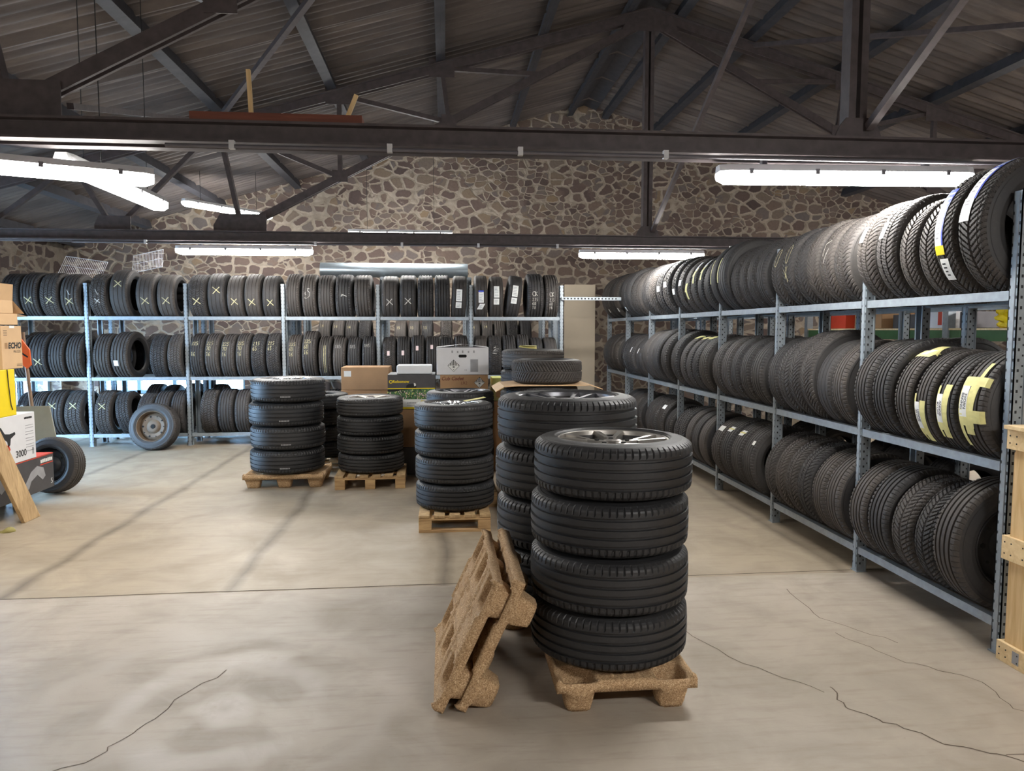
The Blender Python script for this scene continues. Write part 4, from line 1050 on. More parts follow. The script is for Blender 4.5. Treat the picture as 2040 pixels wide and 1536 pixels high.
# ------------------------------------------------------------------ pallets
def molded_mesh(wx=.6, wy=.8, feet_x=(-.2, .2), feet_y=(-.31, 0, .31)):
    nx, ny = 78, 102; xs = np.linspace(-wx / 2, wx / 2, nx); ys = np.linspace(-wy / 2, wy / 2, ny)
    X, Y = np.meshgrid(xs, ys, indexing='ij')
    sm = lambda t: np.clip(t, 0, 1) ** 2 * (3 - 2 * np.clip(t, 0, 1))
    def field(grow, flat):
        Z = np.full_like(X, .118)
        if not flat:
            for k in range(-2, 3): Z += .010 * sm(1 - np.abs(X - k * .055) / .014) * (np.abs(Y) < .35) * (np.abs(np.abs(Y) - .155) > .03)
            Z += .012 * sm(1 - np.abs(np.abs(X) - .285) / .016) + .012 * sm(1 - np.abs(np.abs(Y) - .385) / .016)
            for fy in (-.155, .155): Z += .010 * sm(1 - np.abs(Y - fy) / .016) * (np.abs(X) < .27)
            for k in (-.08, .08):
                for fy in (-.23, -.08, .08, .23): Z -= .012 * sm(1 - ((X - k) ** 2 / .03 ** 2 + (Y - fy) ** 2 / .05 ** 2))
        for fx in feet_x:
            for fy in feet_y:
                d = np.maximum(np.abs(X - fx) / (.066 + grow), np.abs(Y - fy) / (.076 + grow)) * .65 + np.hypot((X - fx) / (.066 + grow), (Y - fy) / (.076 + grow)) * .35
                Z = np.minimum(Z, np.where(d < 1.3, .012 + .106 * np.clip((d - .74) / .34, 0, 1), 1)) if not flat else np.minimum(Z, np.where(d < 1.3, .118 * np.clip((d - .74) / .34, 0, 1), 1))
        return Z
    top = field(0, False) + .016; bot = field(.008, True) - 0.0
    bot = np.minimum(bot, top - .012); bot = np.maximum(bot, 0)
    e = np.maximum(np.abs(X) - (wx / 2 - .012), np.abs(Y) - (wy / 2 - .012)) > 0
    bot = np.where(e, bot - .022, bot)
    V = np.concatenate([np.stack([X, Y, top], -1).reshape(-1, 3), np.stack([X, Y, bot], -1).reshape(-1, 3)]); o = nx * ny
    i = np.arange(nx - 1)[:, None]; j = np.arange(ny - 1)[None, :]; a = i * ny + j
    Q = [np.stack([a, a + ny, a + ny + 1, a + 1], -1).reshape(-1, 4), np.stack([a + o, a + o + 1, a + o + ny + 1, a + o + ny], -1).reshape(-1, 4)]
    for jj, flip in ((0, 0), (ny - 1, 1)):
        k = np.arange(nx - 1) * ny + jj; q = np.stack([k, k + o, k + o + ny, k + ny], -1); Q.append(q[:, ::-1] if flip else q)
    for ii, flip in ((0, 1), (nx - 1, 0)):
        k = ii * ny + np.arange(ny - 1); q = np.stack([k, k + o, k + o + 1, k + 1], -1); Q.append(q[:, ::-1] if flip else q)
    return np_mesh('molded_pallet', V, np.concatenate(Q), M['chips'], True)
MP = molded_mesh(); MPO = molded_mesh(feet_x=(-.17, .21)); MPI = molded_mesh(feet_x=(-.21, .17))
def molded(loc, rot, label, me=None): return tag(link('molded_pallet', me or MP, None, loc, rot), label, 'pallet', 'pressed-wood pallets')
def wood_pallet(loc, rz, label, wx=.8, wy=.6, front=2):
    """slatted pallet: deck boards along y, stringer boards along x, blocks, bottom boards"""
    t = thing('wooden_pallet', label, 'pallet', loc, (0, 0, rz), 'slatted wooden pallets')
    n = 5 if wx < .7 else 6; w = .085
    for k in range(n): MB().bb((-wx / 2 + k * (wx - w) / (n - 1), -wy / 2, .118), (-wx / 2 + k * (wx - w) / (n - 1) + w, wy / 2, .138)).build('deck_board', M['woodz'], t, bevel=.002)
    ys = (-wy / 2 + .05, 0, wy / 2 - .05)
    for y in ys:
        MB().bb((-wx / 2, y - .045, .098), (wx / 2, y + .045, .1175)).build('stringer_board', M['woodx'], t, bevel=.002)
        for x in ((-wx / 2 + .05, wx / 2 - .05) if front == 2 else (-wx / 2 + .05, 0, wx / 2 - .05)):
            MB().bb((x - .05, y - .045, .0205 if front == 2 else 0), (x + .05, y + .045, .0975)).build('block', M['woodx'], t, bevel=.003)
        if front == 2: MB().bb((-wx / 2, y - .045, 0), (wx / 2, y + .045, .02)).build('bottom_board', M['woodx'], t, bevel=.002)
    return t
def stack(xy, base, n, W, R, style, name, group, kind='s', fresh=False, rim=True, jit=.012, rot0=0, styles=None):
    out = []
    for k in range(n):
        z = base + W / 2 + k * (W + .0015) + .003; top = n - 1 - k
        pos = 'topmost' if top == 0 else ('bottom' if k == 0 else ORD[top + 1] + ' from top')
        p = (xy[0] + random.uniform(-jit, jit), xy[1] + random.uniform(-jit, jit), z)
        a = rot0 if top == 0 else random.uniform(0, 6)
        e = (Matrix.Rotation(a, 3, 'Z') @ Matrix.Rotation(-PI / 2, 3, 'Y')).to_euler()
        lab = f'{pos} %s of {name}'
        if rim: out.append(make_wheel(style, W, R, p, e, lab % 'wheel', group, kind, fresh, rim_only=top > 0))
        else: out.append(put_tyre(kind, W, R, p, e, lab % 'tyre', group, fresh))
    return out
DK = .1505
molded((.75, 3.26, 0), (0, 0, 0), 'pressed-wood pallet under the front wheel stack, its feet showing')
F = stack((.753, 3.225), DK, 4, .241, .359, 'yfork', 'the front stack that has a silver forked-spoke rim on top', 'wheels of the front stack', 's', True, rot0=.5)
molded((.671, 4.0, 0), (0, 0, PI / 2), 'pressed-wood pallet hidden under the broad stack behind the front stack')
D = stack((.671, 3.995), DK, 4, .272, .391, 'ydark', 'the broad stack behind the front stack', 'wheels of the broad stack', 's', True, rot0=1.3)
molded((-1.645, 7.70, 0), (0, 0, PI / 2), 'pressed-wood pallet under the tall stack left of the others')
A = stack((-1.645, 7.70), DK, 4, .238, .376, 'multi', 'the leftmost tall stack with glossy black treads', 'wheels of the leftmost stack', 'r', True)
for k, w in enumerate(A):       # small white mould print on the treads
    ty = w.children[0]; ty = next(c for c in w.children if c.name.startswith('tyre'))
    mb = MB()
    for i in range(7):
        p = patch(.0, 0, 0, 0).v
        x = -.03 + .012 * i; q = patch(x, x + .008, -.055, -.043, 0, .0028, 1, 1, 1, True); mb.add(q.v, q.f)
    o = mb.build('mould_print', M['greyink'], ty); a = [w.rotation_euler.copy()]
    # bring the print to the side that faces the camera
    ang = (w.rotation_euler.to_matrix() @ Vector((0, -1, 0))); cur = math.atan2(ang.y, ang.x); sgn = 1
    best = min((abs(((w.rotation_euler.to_matrix() @ Matrix.Rotation(t, 3, 'X') @ Vector((0, -1, 0))) - Vector((.1, -1, 0)).normalized()).length), t) for t in np.linspace(0, 2 * PI, 72))[1]
    o.rotation_euler = (best, 0, 0)
wood_pallet((-.775, 7.62, 0), .03, 'slatted pallet with three front blocks under the second stack', .70, .66, 3)
B_ = stack((-.795, 7.66), .139, 4, .192, .343, 'five', 'the stack between tall left stack and third stack', 'wheels of the second stack', 'r', True)
wood_pallet((.065, 6.0, 0), 0, 'slatted pallet with a bottom board under the third stack', .57, .70, 2)
C_ = stack((.075, 6.03), .139, 4, .215, .328, 'multi', 'the third stack, polished rim with tape on top', 'wheels of the third stack', 'r', True)
tp = MB(); top = .139 + 4 * .2165
tp.add([Vector(v) for v in [(.16, 5.93, top + .012), (.24, 5.99, top + .018), (.34, 6.06, top + .03), (.32, 6.1, top + .034), (.21, 6.04, top + .02), (.14, 5.97, top + .014)]], [(0, 1, 4, 5), (1, 2, 3, 4)])
ob = tp.build('masking_tape', M['tape'], C_[-1]); ob.matrix_parent_inverse = C_[-1].matrix_basis.inverted()
wood_pallet((.13, 6.80, 0), 0, 'slatted pallet hidden behind the third stack', .66, .7, 2)
C2 = stack((.135, 6.80), .139, 4, .224, .318, 'ydark', 'the stack right behind the third stack', 'wheels of the stack behind the third stack', 'r', True)
wood_pallet((-1.42, 8.62, 0), 0, 'slatted pallet glimpsed between the two left stacks', .66, .7, 2)
B2 = stack((-1.46, 8.62), .139, 4, .182, .325, 'five', 'the dark stack glimpsed between the two left stacks', 'tyres of the dark rear stack', 'r', True, rim=False)
wood_pallet((.88, 6.30, 0), 0, 'slatted pallet hidden behind the broad stack', .7, .7, 2)
Es = stack((.86, 6.32), .139, 5, .195, .315, 'five', 'the tall stack below the cardboard sheet', 'tyres below the cardboard sheet', 'r', rim=False)
zt = .139 + 5 * .1965 + .006
sh = MB()                     # flattened carton sheet with drooping flaps
xs_ = [(-.47, -.045), (-.40, -.005), (-.28, .003), (.28, .003), (.33, .006), (.44, -.03)]
for (xa, za), (xb, zb) in zip(xs_, xs_[1:]): sh.add([Vector((x, y, z + q)) for x, z in ((xa, za), (xb, zb)) for y in (-.3, .3) for q in (0, .006)], [(0, 2, 6, 4), (1, 5, 7, 3), (0, 4, 5, 1), (2, 3, 7, 6), (0, 1, 3, 2), (4, 6, 7, 5)])
tag(sh.build('cardboard_sheet', M['cardl'], None, False, 0, (.89, 6.33, zt)), 'flattened cardboard sheet with bent flaps under the brown winter tyre', 'cardboard')
put_tyre('v', .208, .312, (.895, 6.36, zt + .012 + .104), (Matrix.Rotation(.4, 3, 'Z') @ Matrix.Rotation(-PI / 2, 3, 'Y')).to_euler(), 'brown winter tyre lying alone on the bent cardboard sheet', 'loose tyres')
E2 = stack((.87, 7.25), 0, 7, .2, .315, 'five', 'the stack behind the brown winter tyre', 'tyres of the stack behind the winter tyre', 'r', rim=False)
zt2 = 7 * .2015 + .004
tag(MB().add([Vector(v) for v in [(-.16, -.3, .0), (.02, -.31, -.02), (.03, -.2, .012), (-.13, -.18, .014), (-.15, -.3, .016), (.02, -.305, .006)]], [(0, 1, 2, 3), (4, 5, 2, 3)]).build('masking_tape', M['tape'], None, False, 0, (.86, 7.25, zt2 + .024)), 'scrap of masking tape on the stack behind the winter tyre', 'tape')
# two nested pressed-wood pallets leaning on the stacks
al = math.radians(-65)
def lean(x, label, me):
    Mx = Matrix.Rotation(al, 3, 'Y'); o = molded((0, 0, 0), Mx.to_euler(), label, me)
    # bottom edge on the floor: lowest corner of the tilted deck
    lo = min((Mx @ Vector((-.3, 0, z))).z for z in (.096, .134)); ed = Mx @ Vector((-.3, 0, .11))
    o.location = (x - ed.x, 3.32, -lo + .002); return o
lean(-.034, 'outer pressed-wood pallet leaning on the stacks, face turned to the left', MPO)
lean(.061, 'inner pressed-wood pallet leaning on the stacks, nested behind the other', MPI)

# ------------------------------------------------------------------ loose wheels
wt = make_wheel('steelrust', .205, .318, (-3.90, 10.055, .306), (0, 0, 0), 'dusty wheel with a brown steel rim leaning on the back rack', 'loose wheels', 'r')
# axle pointing at the hall (local +x to -y), tipped back against the rack
wt.rotation_euler = (Matrix.Rotation(math.radians(-94), 3, 'Z') @ Matrix.Rotation(math.radians(-12), 3, 'Y')).to_euler()
w2 = make_wheel('steelblack', .19, .275, (-3.84, 7.42, .28), (0, 0, 0), 'wheel standing on the floor behind the red and black carton', 'loose wheels', 'r')
w2.rotation_euler = (Matrix.Rotation(math.radians(-97), 3, 'Z') @ Matrix.Rotation(math.radians(-8), 3, 'Y')).to_euler()

# ------------------------------------------------------------------ cartons
def carton(label, size, loc, rz, mat, group=None, name='carton', bev=.004, seam=True):
    w, d, h = size
    mb = MB().bb((-w / 2, -d / 2, 0), (w / 2, d / 2, h))
    o = mb.build(name, M[mat], None, False, bev, loc, (0, 0, rz)); tag(o, label, 'box', group); o['_s'] = 0
    del o['_s']; return o
def print_rect(o, x0, x1, z0, z1, y, mat, name='printed_panel', dy=.0012):
    return MB().bb((x0, y - dy, z0), (x1, y - .0002, z1)).build(name, M[mat], o)
def word_bars(o, x, z, w, h, y, mat, n):
    mb = MB(); st = w / n
    for k in range(n): mb.bb((x - w / 2 + k * st, y - .0016, z - h / 2), (x - w / 2 + (k + .8) * st, y - .0004, z + h / 2 * (1 if k % 3 else .8)))
    return mb.build('printed_word', M[mat], o)
def hazard(o, cx, cz, s, y):
    d = MB().add([Vector(v) for v in [(cx, y - .001, cz - s), (cx + s, y - .001, cz), (cx, y - .001, cz + s), (cx - s, y - .001, cz)]], [(0, 1, 2, 3)]).build('hazard_label', M['paper'], o)
    b = MB()
    for k in range(-3, 4): x = cx + k * s * .25; b.bb((x - s * .06, y - .002, cz + s * .02), (x + s * .06, y - .0012, cz + s * (.95 - abs(k) * .25)))
    for e in ((1, 1), (1, -1), (-1, 1), (-1, -1)): b.bar((cx + e[0] * s * .97, y - .0016, cz), (cx, y - .0016, cz + e[1] * s * .97), .0008, s * .045, (0, 1, 0)) if False else b.add([Vector(v) for v in [(cx + e[0] * s, y - .0016, cz), (cx, y - .0016, cz + e[1] * s), (cx, y - .0016, cz + e[1] * s * .93), (cx + e[0] * s * .93, y - .0016, cz)]], [(0, 1, 2, 3)])
    b.bb((cx - s * .16, y - .002, cz - s * .3), (cx + s * .16, y - .0012, cz - s * .12)); b.bb((cx - s * .05, y - .002, cz - s * .72), (cx + s * .05, y - .0012, cz - s * .55))
    b.build('hazard_bars', M['ink'], d)
Yb = 8.0
# column 1: two plain cartons
carton('big plain carton standing on the floor below the labelled brown carton', (.60, .5, .86), (-.985, Yb + 1.25, .002), .02, 'card', 'stacked cartons')
o = carton('plain brown carton with a white corner label beside the long carton', (.58, .46, .28), (-.985, Yb + 1.23, .868), .0, 'card', 'stacked cartons')
print_rect(o, -.255, -.17, .165, .235, -.23, 'paper', 'paper_label'); MB().add([Vector((.282, -.22, .27)), Vector((.282, .22, .27)), Vector((.34, .22, .02)), Vector((.34, -.22, .02))], [(0, 1, 2, 3)]).build('flap', M['card'], o)
# column 2
carton('dark flat base box under the lower brown carton', (.56, .5, .30), (-.36, Yb + .26, .002), 0, 'charcoal', 'stacked cartons')
o = carton('lower brown carton below the green and black garden-tool carton', (.54, .46, .42), (-.36, Yb + .25, .306), 0, 'card', 'stacked cartons')
word_bars(o, .15, .36, .2, .05, -.23, 'cardd', 5)
o = carton('garden-tool carton printed black, green and yellow', (.52, .46, .385), (-.375, Yb + .25, .73), 0, 'charcoal', 'stacked cartons')
print_rect(o, -.26, .26, .11, .225, -.23, 'green', 'printed_leaves'); print_rect(o, -.26, .26, .225, .235, -.23, 'yellow', 'printed_band')
print_rect(o, -.26, .26, .025, .11, -.23, 'paper'); print_rect(o, .10, .17, .04, .095, -.2312, 'yellow'); print_rect(o, -.26, .26, 0.003, .024, -.23, 'yellow', 'printed_band')
lv = [MB(), MB(), MB()]
for k in range(150):
    x, z = random.uniform(-.26, .25), random.uniform(.115, .215); r = random.uniform(.004, .012); a = random.uniform(0, 3)
    lv[k % 3].add([Vector((x + r * math.cos(a + q) * (1 if i % 2 else .5), -.2318 - .0004 * (k % 3), z + r * math.sin(a + q))) for i, q in enumerate((0, 1.57, 3.14, 4.71))], [(0, 1, 2, 3)])
for m_, l in zip(('lime', 'slot', 'pink'), lv): l.build('printed_leaves', M[m_], o)
front_text(o, 'Robomow', .042, M['yellow'], -.115, .305, -.2316, bold=.001); MB().lathe([(0, .012), (.001, .012), (.001, .02), (0, .02)], 20, closed=True, M=Matrix.Translation((-.225, -.2316, .305)) @ Matrix.Rotation(PI / 2, 4, 'Z')).build('printed_ring', M['yellow'], o)
mw = MB().prism([(-.06, .235), (.05, .235), (.055, .262), (.03, .285), (-.03, .28), (-.055, .262)], -.2318, -.2306).build('printed_mower', M['ink'], o)
MB().prism([(.03, .255), (.05, .262), (.045, .285), (.025, .29)], -.2326, -.2319).build('printed_mower_cover', M['paper'], o)
MB().prism([(-.26, .22), (-.02, .224), (-.16, .2), (-.26, .195)], -.2322, -.2312).build('printed_mower', M['ink'], o)
word_bars(o, .0, .07, .10, .014, -.2308, 'greyink', 6); word_bars(o, .01, .045, .12, .008, -.2308, 'greyink', 8)
o = carton('white foam box lying on the garden-tool carton', (.385, .3, .095), (-.345, Yb + .2, 1.118), 0, 'foam', 'stacked cartons', 'foam_box', .012)
# column 3
carton('brown carton hidden below the lettered hazard-label carton', (.56, .5, .42), (.20, Yb + .25, .002), 0, 'card', 'stacked cartons')
carton('brown carton in the middle below the lettered hazard-label carton', (.54, .48, .40), (.20, Yb + .25, .426), 0, 'card', 'stacked cartons')
o = carton('brown carton lettered in dark script with a white hazard diamond', (.53, .46, .275), (.205, Yb + .25, .83), 0, 'card', 'stacked cartons')
front_text(o, 'Cub Cadet', .055, M['redwood'], -.13, .235, -.2312, bold=.0012, shear=.25); front_text(o, 'LR2', .045, M['redwood'], .0, .185, -.2312); hazard(o, .17, .19, .062, -.2305); print_rect(o, .11, .235, .06, .1, -.23, 'paper', 'paper_label')
o = carton('white carton with hazard diamond, hand hole and open lid', (.575, .46, .30), (.19, Yb + .25, 1.109), 0, 'white', 'stacked cartons')
MB().prism([(-.045, .2), (-.035, .19), (.035, .19), (.045, .2), (.045, .212), (.035, .222), (-.035, .222), (-.045, .212)], -.2316, -.2304).build('hand_hole', M['hole'], o)
hazard(o, -.10, .1, .068, -.2305); label = print_rect(o, .085, .17, .03, .17, -.23, 'greyink', 'printed_block')
for k, (x, s) in enumerate([(-.115, '▯'), (-.055, '*'), (.0, 'I'), (.065, '-'), (.125, 'o')]): MB().bb((x - .008, -.2315, .24), (x + .008, -.2304, .262 if k % 2 else .268)).build('printed_symbol', M['greyink'], o)
front_text(o, '10', .03, M['greyink'], .03, .05, -.2312)
for s in (-1, 1): MB().add([Vector(v) for v in [(s * .287, -.23, .3), (s * .0, -.2, .335), (s * .0, -.196, .338), (s * .287, -.226, .303)]], [(0, 1, 2, 3)]).build('flap', M['white'], o); MB().add([Vector(v) for v in [(s * .287, -.22, .302), (s * .287, .22, .302), (s * .005, .22, .33), (s * .005, -.22, .337)]], [(0, 1, 2, 3)]).build('flap', M['white'], o)
# column 4, olive boxes squeezed beside
carton('brown carton at the right end of the boxes, lowest', (.26, .4, .80), (.645, Yb + .3, .002), 0, 'cardd', 'stacked cartons')
o = carton('olive printed box between the lettered carton and the tyres', (.25, .38, .17), (.645, Yb + .3, .805), 0, 'olive', 'stacked cartons'); print_rect(o, -.08, -.02, .04, .13, -.19, 'cardd'); print_rect(o, .03, .09, .04, .13, -.19, 'redp')
o = carton('small lime-green box on the olive printed box', (.23, .36, .085), (.64, Yb + .3, .978), 0, 'lime', 'stacked cartons'); print_rect(o, .07, .09, .02, .035, -.18, 'green'); print_rect(o, .07, .09, .05, .065, -.18, 'green')

# ------------------------------------------------------------------ pile at the left edge
PA = PI / 2; FX = -3.67                 # the carton sides that face the hall lie in one plane
def side_carton(label, w, d, z0, h, yr, mat, dx=0): return carton(label, (w, d, h), (FX + dx - d / 2, yr - w / 2, z0), PA, mat, 'cartons of the left pile')
wood_pallet((-4.08, 6.40, 0), PA, 'slatted pallet under the pile of cartons at the left', 1.1, .5, 3)
for lab, wd, yr in (('black and red carton low in the left pile, right of the leaning plank', .60, 7.075), ('black and red carton low in the left pile, left of the leaning plank', .56, 6.46)):
    o = side_carton(lab, wd, .56, .141, .32, yr, 'charcoal'); D2 = -.28; r = wd / 2
    MB().bb((-r, -.275, .3202), (r, .275, .3212)).build('red_top', M['redp'], o); print_rect(o, -r, r, .312, .3195, D2, 'redp', 'printed_edge')
    word_bars(o, r - .115, .27, .2, .032, D2, 'paper', 7); print_rect(o, r - .225, r - .01, .235, .243, D2, 'redp', 'printed_band')
    q = r - .475
    MB().prism([(q - .1, .05), (q, .1), (q + .1, .2), (q + .2, .24), (q + .3, .21), (q + .33, .13), (q + .28, .1), (q + .2, .16), (q + .1, .12), (q + .06, .06), (q - .1, .02)], D2 - .0016, D2 - .0004).build('printed_tool', M['greyink'], o)
    front_text(o, '5', .07, M['paper'], r - .045, .06, D2 - .0016)
o = side_carton('white carton with small print and 3000 on the red carton', .80, .5, .4635, .412, 6.80, 'white'); D2 = -.25
front_text(o, '3000', .08, M['ink'], .17, .07, D2 - .0016, bold=.001)
for k in range(9): print_rect(o, .25, .37, .30 - .022 * k - (.012 * (k // 2)), .305 - .022 * k - (.012 * (k // 2)), D2, 'greyink', 'printed_line')
word_bars(o, .3, .37, .12, .018, D2, 'ink', 7); print_rect(o, .34, .365, .04, .1, D2, 'greyink')
MB().prism([(-.2, .27), (-.1, .25), (-.02, .2), (-.01, .15), (.02, .17), (.03, .22), (.10, .25), (.09, .27), (.02, .26), (-.05, .27), (-.1, .33), (-.16, .33)], D2 - .0016, D2 - .0004).build('printed_tool', M['ink'], o)
MB().prism([(-.1, .05), (-.03, .06), (.02, .13), (.0, .17), (-.05, .17), (-.1, .12)], D2 - .0016, D2 - .0004).build('printed_tool', M['redp'], o)
o = side_carton('bright yellow box on the white carton, black cable down its front', .62, .45, .8765, .395, 6.535, 'yellow')
MB().tube([(.20, -.229, .395), (.21, -.23, .25), (.23, -.23, .09), (.25, -.23, .05)], .004, 6).build('cable', M['ink'], o)
o = side_carton('tan carton with bold black capitals and stripes on the yellow box', .29, .36, 1.273, .365, 6.665, 'cardl')
front_text(o, 'ECHO', .068, M['ink'], .035, .195, -.1816, bold=.003, shear=.15); front_text(o, 'PB-2520', .03, M['ink'], .065, .145, -.1816)
for k in range(3): print_rect(o, -.075 - .014 * k, -.067 - .014 * k, .172, .222, -.18, 'cardd', 'printed_bar')
for k in range(3): print_rect(o, -.115, -.065, .285 + .018 * k, .289 + .018 * k, -.18, 'ink', 'printed_line')
print_rect(o, .055, .135, .022, .026, -.18, 'ink', 'printed_line'); print_rect(o, .055, .135, .034, .037, -.18, 'ink', 'printed_line')
MB().bb((-.03, -.183, .345), (.04, -.1804, .366)).build('tape_strip', M['paper'], o)
side_carton('plain tan carton squeezed behind the carton with bold black capitals', .5, .24, 1.273, .37, 6.50, 'cardl', -.38)
o = side_carton('tan carton without print under the open-flapped carton', .55, .42, 1.646, .095, 6.62, 'cardl')
MB().add([Vector(v) for v in [(.275, -.21, .095), (.275, .2, .095), (.44, .2, .06), (.42, -.22, .075)]], [(0, 1, 2, 3)]).build('flap', M['cardl'], o)
o = side_carton('open tan carton with folded flaps topping the left pile', .5, .38, 1.743, .11, 6.56, 'cardl')
MB().add([Vector(v) for v in [(.25, -.19, .11), (.25, .18, .11), (.38, .15, .0), (.36, -.22, -.0)]], [(0, 1, 2, 3)]).build('flap', M['cardl'], o)
MB().add([Vector(v) for v in [(-.25, -.19, .11), (.25, -.19, .11), (.16, -.25, .24), (-.2, -.25, .24)]], [(0, 1, 2, 3)]).build('flap', M['cardl'], o)
MB().add([Vector(v) for v in [(-.25, .19, .11), (.25, .19, .11), (.2, .1, .22), (-.2, .1, .24)]], [(0, 1, 2, 3)]).build('flap', M['card'], o)
# crumpled clear bag on the yellow box
bm = bmesh.new(); bmesh.ops.create_icosphere(bm, subdivisions=4, radius=1)
for v in bm.verts:
    n = v.co.normalized(); k = .8 + .25 * math.sin(9 * n.x + 5 * n.z) * math.sin(7 * n.y + 3) + .12 * math.sin(23 * n.x * n.y + 17 * n.z); v.co = Vector((n.x * .082 * k, n.y * .055 * k, max(0, n.z * .06 * k + .045)))
me = bpy.data.meshes.new('plastic_bag'); bm.to_mesh(me); bm.free(); me.materials.append(M['bag'])
tag(link('plastic_bag', me, None, (-3.74, 6.26, 1.276), (0, 0, PA)), 'crumpled clear plastic bag lying on the yellow box', 'bag')
# plank leaning across the pile
pk = MB(); vs = []
for z, x, y in ((0.001, -3.49, 6.37), (.95, -3.632, 6.01)):
    vs += [Vector((x - .032, y - .115, z)), Vector((x - .032, y + .115, z + .0)), Vector((x, y + .115, z)), Vector((x, y - .115, z))]
pk.add(vs, [(0, 1, 2, 3), (4, 5, 6, 7), (0, 1, 5, 4), (1, 2, 6, 5), (2, 3, 7, 6), (3, 0, 4, 7)])
tag(pk.build('wooden_plank', M['woodz'], None, False, .003), 'weathered plank leaning on the left pile, foot on the floor', 'plank')
# grey-white board and orange tool behind the pile
tag(MB().prism([(-.28, 0), (.20, 0), (.06, .82), (-.28, .82)], -.01, .01).build('hardboard_sheet', M['greyboard'], None, False, .002, (-4.1, 7.72, .01), (math.radians(-4), 0, math.radians(8))), 'grey board with a slanted edge leaning behind the white carton', 'board')
t = thing('snow_shovel', 'tool with orange plastic head up, wooden handle standing behind the tan cartons', 'shovel', (-4.35, 7.95, 0))
MB().tube([(.10, .0, .0), (.02, .02, .9), (-.03, .03, 1.58)], .018, 10).build('handle', M['handle'], t, True)
MB().prism([(-.22, 1.60), (-.06, 1.56), (.05, 1.40), (.06, 1.24), (.02, 1.20), (-.10, 1.30), (-.24, 1.38)], -.015, .005).build('shovel_head', M['orange'], t, False, .004)
MB().prism([(-.12, 1.415), (.03, 1.315), (.035, 1.33), (-.11, 1.435)], -.018, -.0145).build('slit', M['hole'], t)
tag(MB().bb((-.06, -.05, 0), (.06, .05, .09)).build('wood_offcut', M['cardl'], None, False, .004, (-3.66, 5.98, 0), (0, 0, .3)), 'small block of wood on the floor beside the leaning plank', 'wood block')
bm = bmesh.new(); bmesh.ops.create_icosphere(bm, subdivisions=3, radius=.05)
for v in bm.verts: v.co = Vector((v.co.x * (1.3 + .2 * math.sin(40 * v.co.y)), v.co.y * .8, max(0, v.co.z * .6 + .015 * math.sin(60 * v.co.x))))
me = bpy.data.meshes.new('crumpled_foil'); bm.to_mesh(me); bm.free(); me.materials.append(M['olive'])
tag(link('crumpled_wrapper', me, None, (-3.49, 5.99, 0.0)), 'crumpled dark wrapper on the floor by the plank foot', 'wrapper')

# ------------------------------------------------------------------ wooden crate at the right edge
t = thing('wooden_crate', 'pale pine crate standing at the end of the right rack, right edge', 'crate', (2.675, 3.16, 0))
for k, (z0, z1) in enumerate([(0, .095), (.50, .615), (1.035, 1.13)]):
    b = MB().bb((0, -1.25, z0), (.02, .04, z1)).build('side_board', M['pinex'], t, False, .002)
    nl = MB()
    for y in (0.02, -.02, -.09, -.4): 
        for z in (z0 + .03, z1 - .03): nl.tube([(-.0012, y, z), (.0005, y, z)], .004, 8)
    nl.build('nail', M['slot'], b)
    MB().bb((.022, .02, z0), (.9, .04, z1)).build('end_board', M['pinex'], t, False, .002)
for y in (-.06, -1.2): MB().bb((.021, y - .07, .02), (.045, y + .07, 1.12)).build('post', M['pine'], t, False, .002)
MB().bb((.022, -1.2, .02), (.03, .015, 1.02)).build('plywood_side', M['pine'], t)
MB().bb((-.02, -1.25, 1.131), (.92, .04, 1.15)).build('lid', M['pinex'], t, False, .002)
MB().bb((-.0008, -.10, .02), (.0002, -.06, .08)).build('stamp', M['greyink'], t)

# ------------------------------------------------------------------ odds and ends at the back
t = tag(MB().lathe([(-1.11, .104), (-1.11, .11), (1.11, .11), (1.11, .104)], 40, closed=True).build('ventilation_duct', M['duct'], None, .5, 0, (-.76, 11.05 + .22, 2.40 + .112)), 'zinc ventilation duct lying across the rack tops below the stone wall', 'duct')
MB().lathe([(-.004, .1105), (-.004, .114), (.004, .114), (.004, .1105)], 40, closed=True).build('seam_band', M['duct'], t)
for i in (1, 2): 
    pass
def grid(loc, rot, w, h, nx, label):
    t = thing('wire_grid', label, 'wire grid', loc, rot, 'white wire grids')
    MB().tube([(0, 0, 0), (w, 0, 0), (w, 0, h), (0, 0, h), (0, 0, 0)], .005, 6).build('frame', M['wire'], t)
    g = MB()
    for k in range(1, nx): g.tube([(w * k / nx, 0, 0), (w * k / nx, 0, h)], .002, 4)
    g.tube([(0, 0, h / 2), (w, 0, h / 2)], .003, 4); g.build('wires', M['wire'], t)
grid((-5.62, 11.2, 2.42), (math.radians(-35), math.radians(8), .05), .58, .34, 24, 'white wire grid lying flat-tilted on the rack tops, left one')
grid((-4.6, 11.25, 2.44), (math.radians(-30), math.radians(-12), -.1), .46, .32, 20, 'white wire grid standing tilted on the rack tops, right one')
tag(MB().bb((-.28, 0, 0), (.28, .04, 2.42)).build('door_panel', M['beige'], None, False, .004, (2.42, 12.93, 0), (0, 0, 0)), 'pale beige door panel standing against the stone wall between the racks', 'panel')
t = tag(MB().bb((-.50, 0, 0), (.37, .04, .045)).build('perforated_rail', [M['steel'], M['slot']], None, False, 0, (2.16, 10.30, 2.03)), 'perforated steel rail bridging the gap between back and right racks', 'rail')
sl = MB()
for k in range(16): sl.bb((-.47 + k * .05, -.0012, .012), (-.445 + k * .05, .001, .033))
sl.build('slots', M['slot'], t)
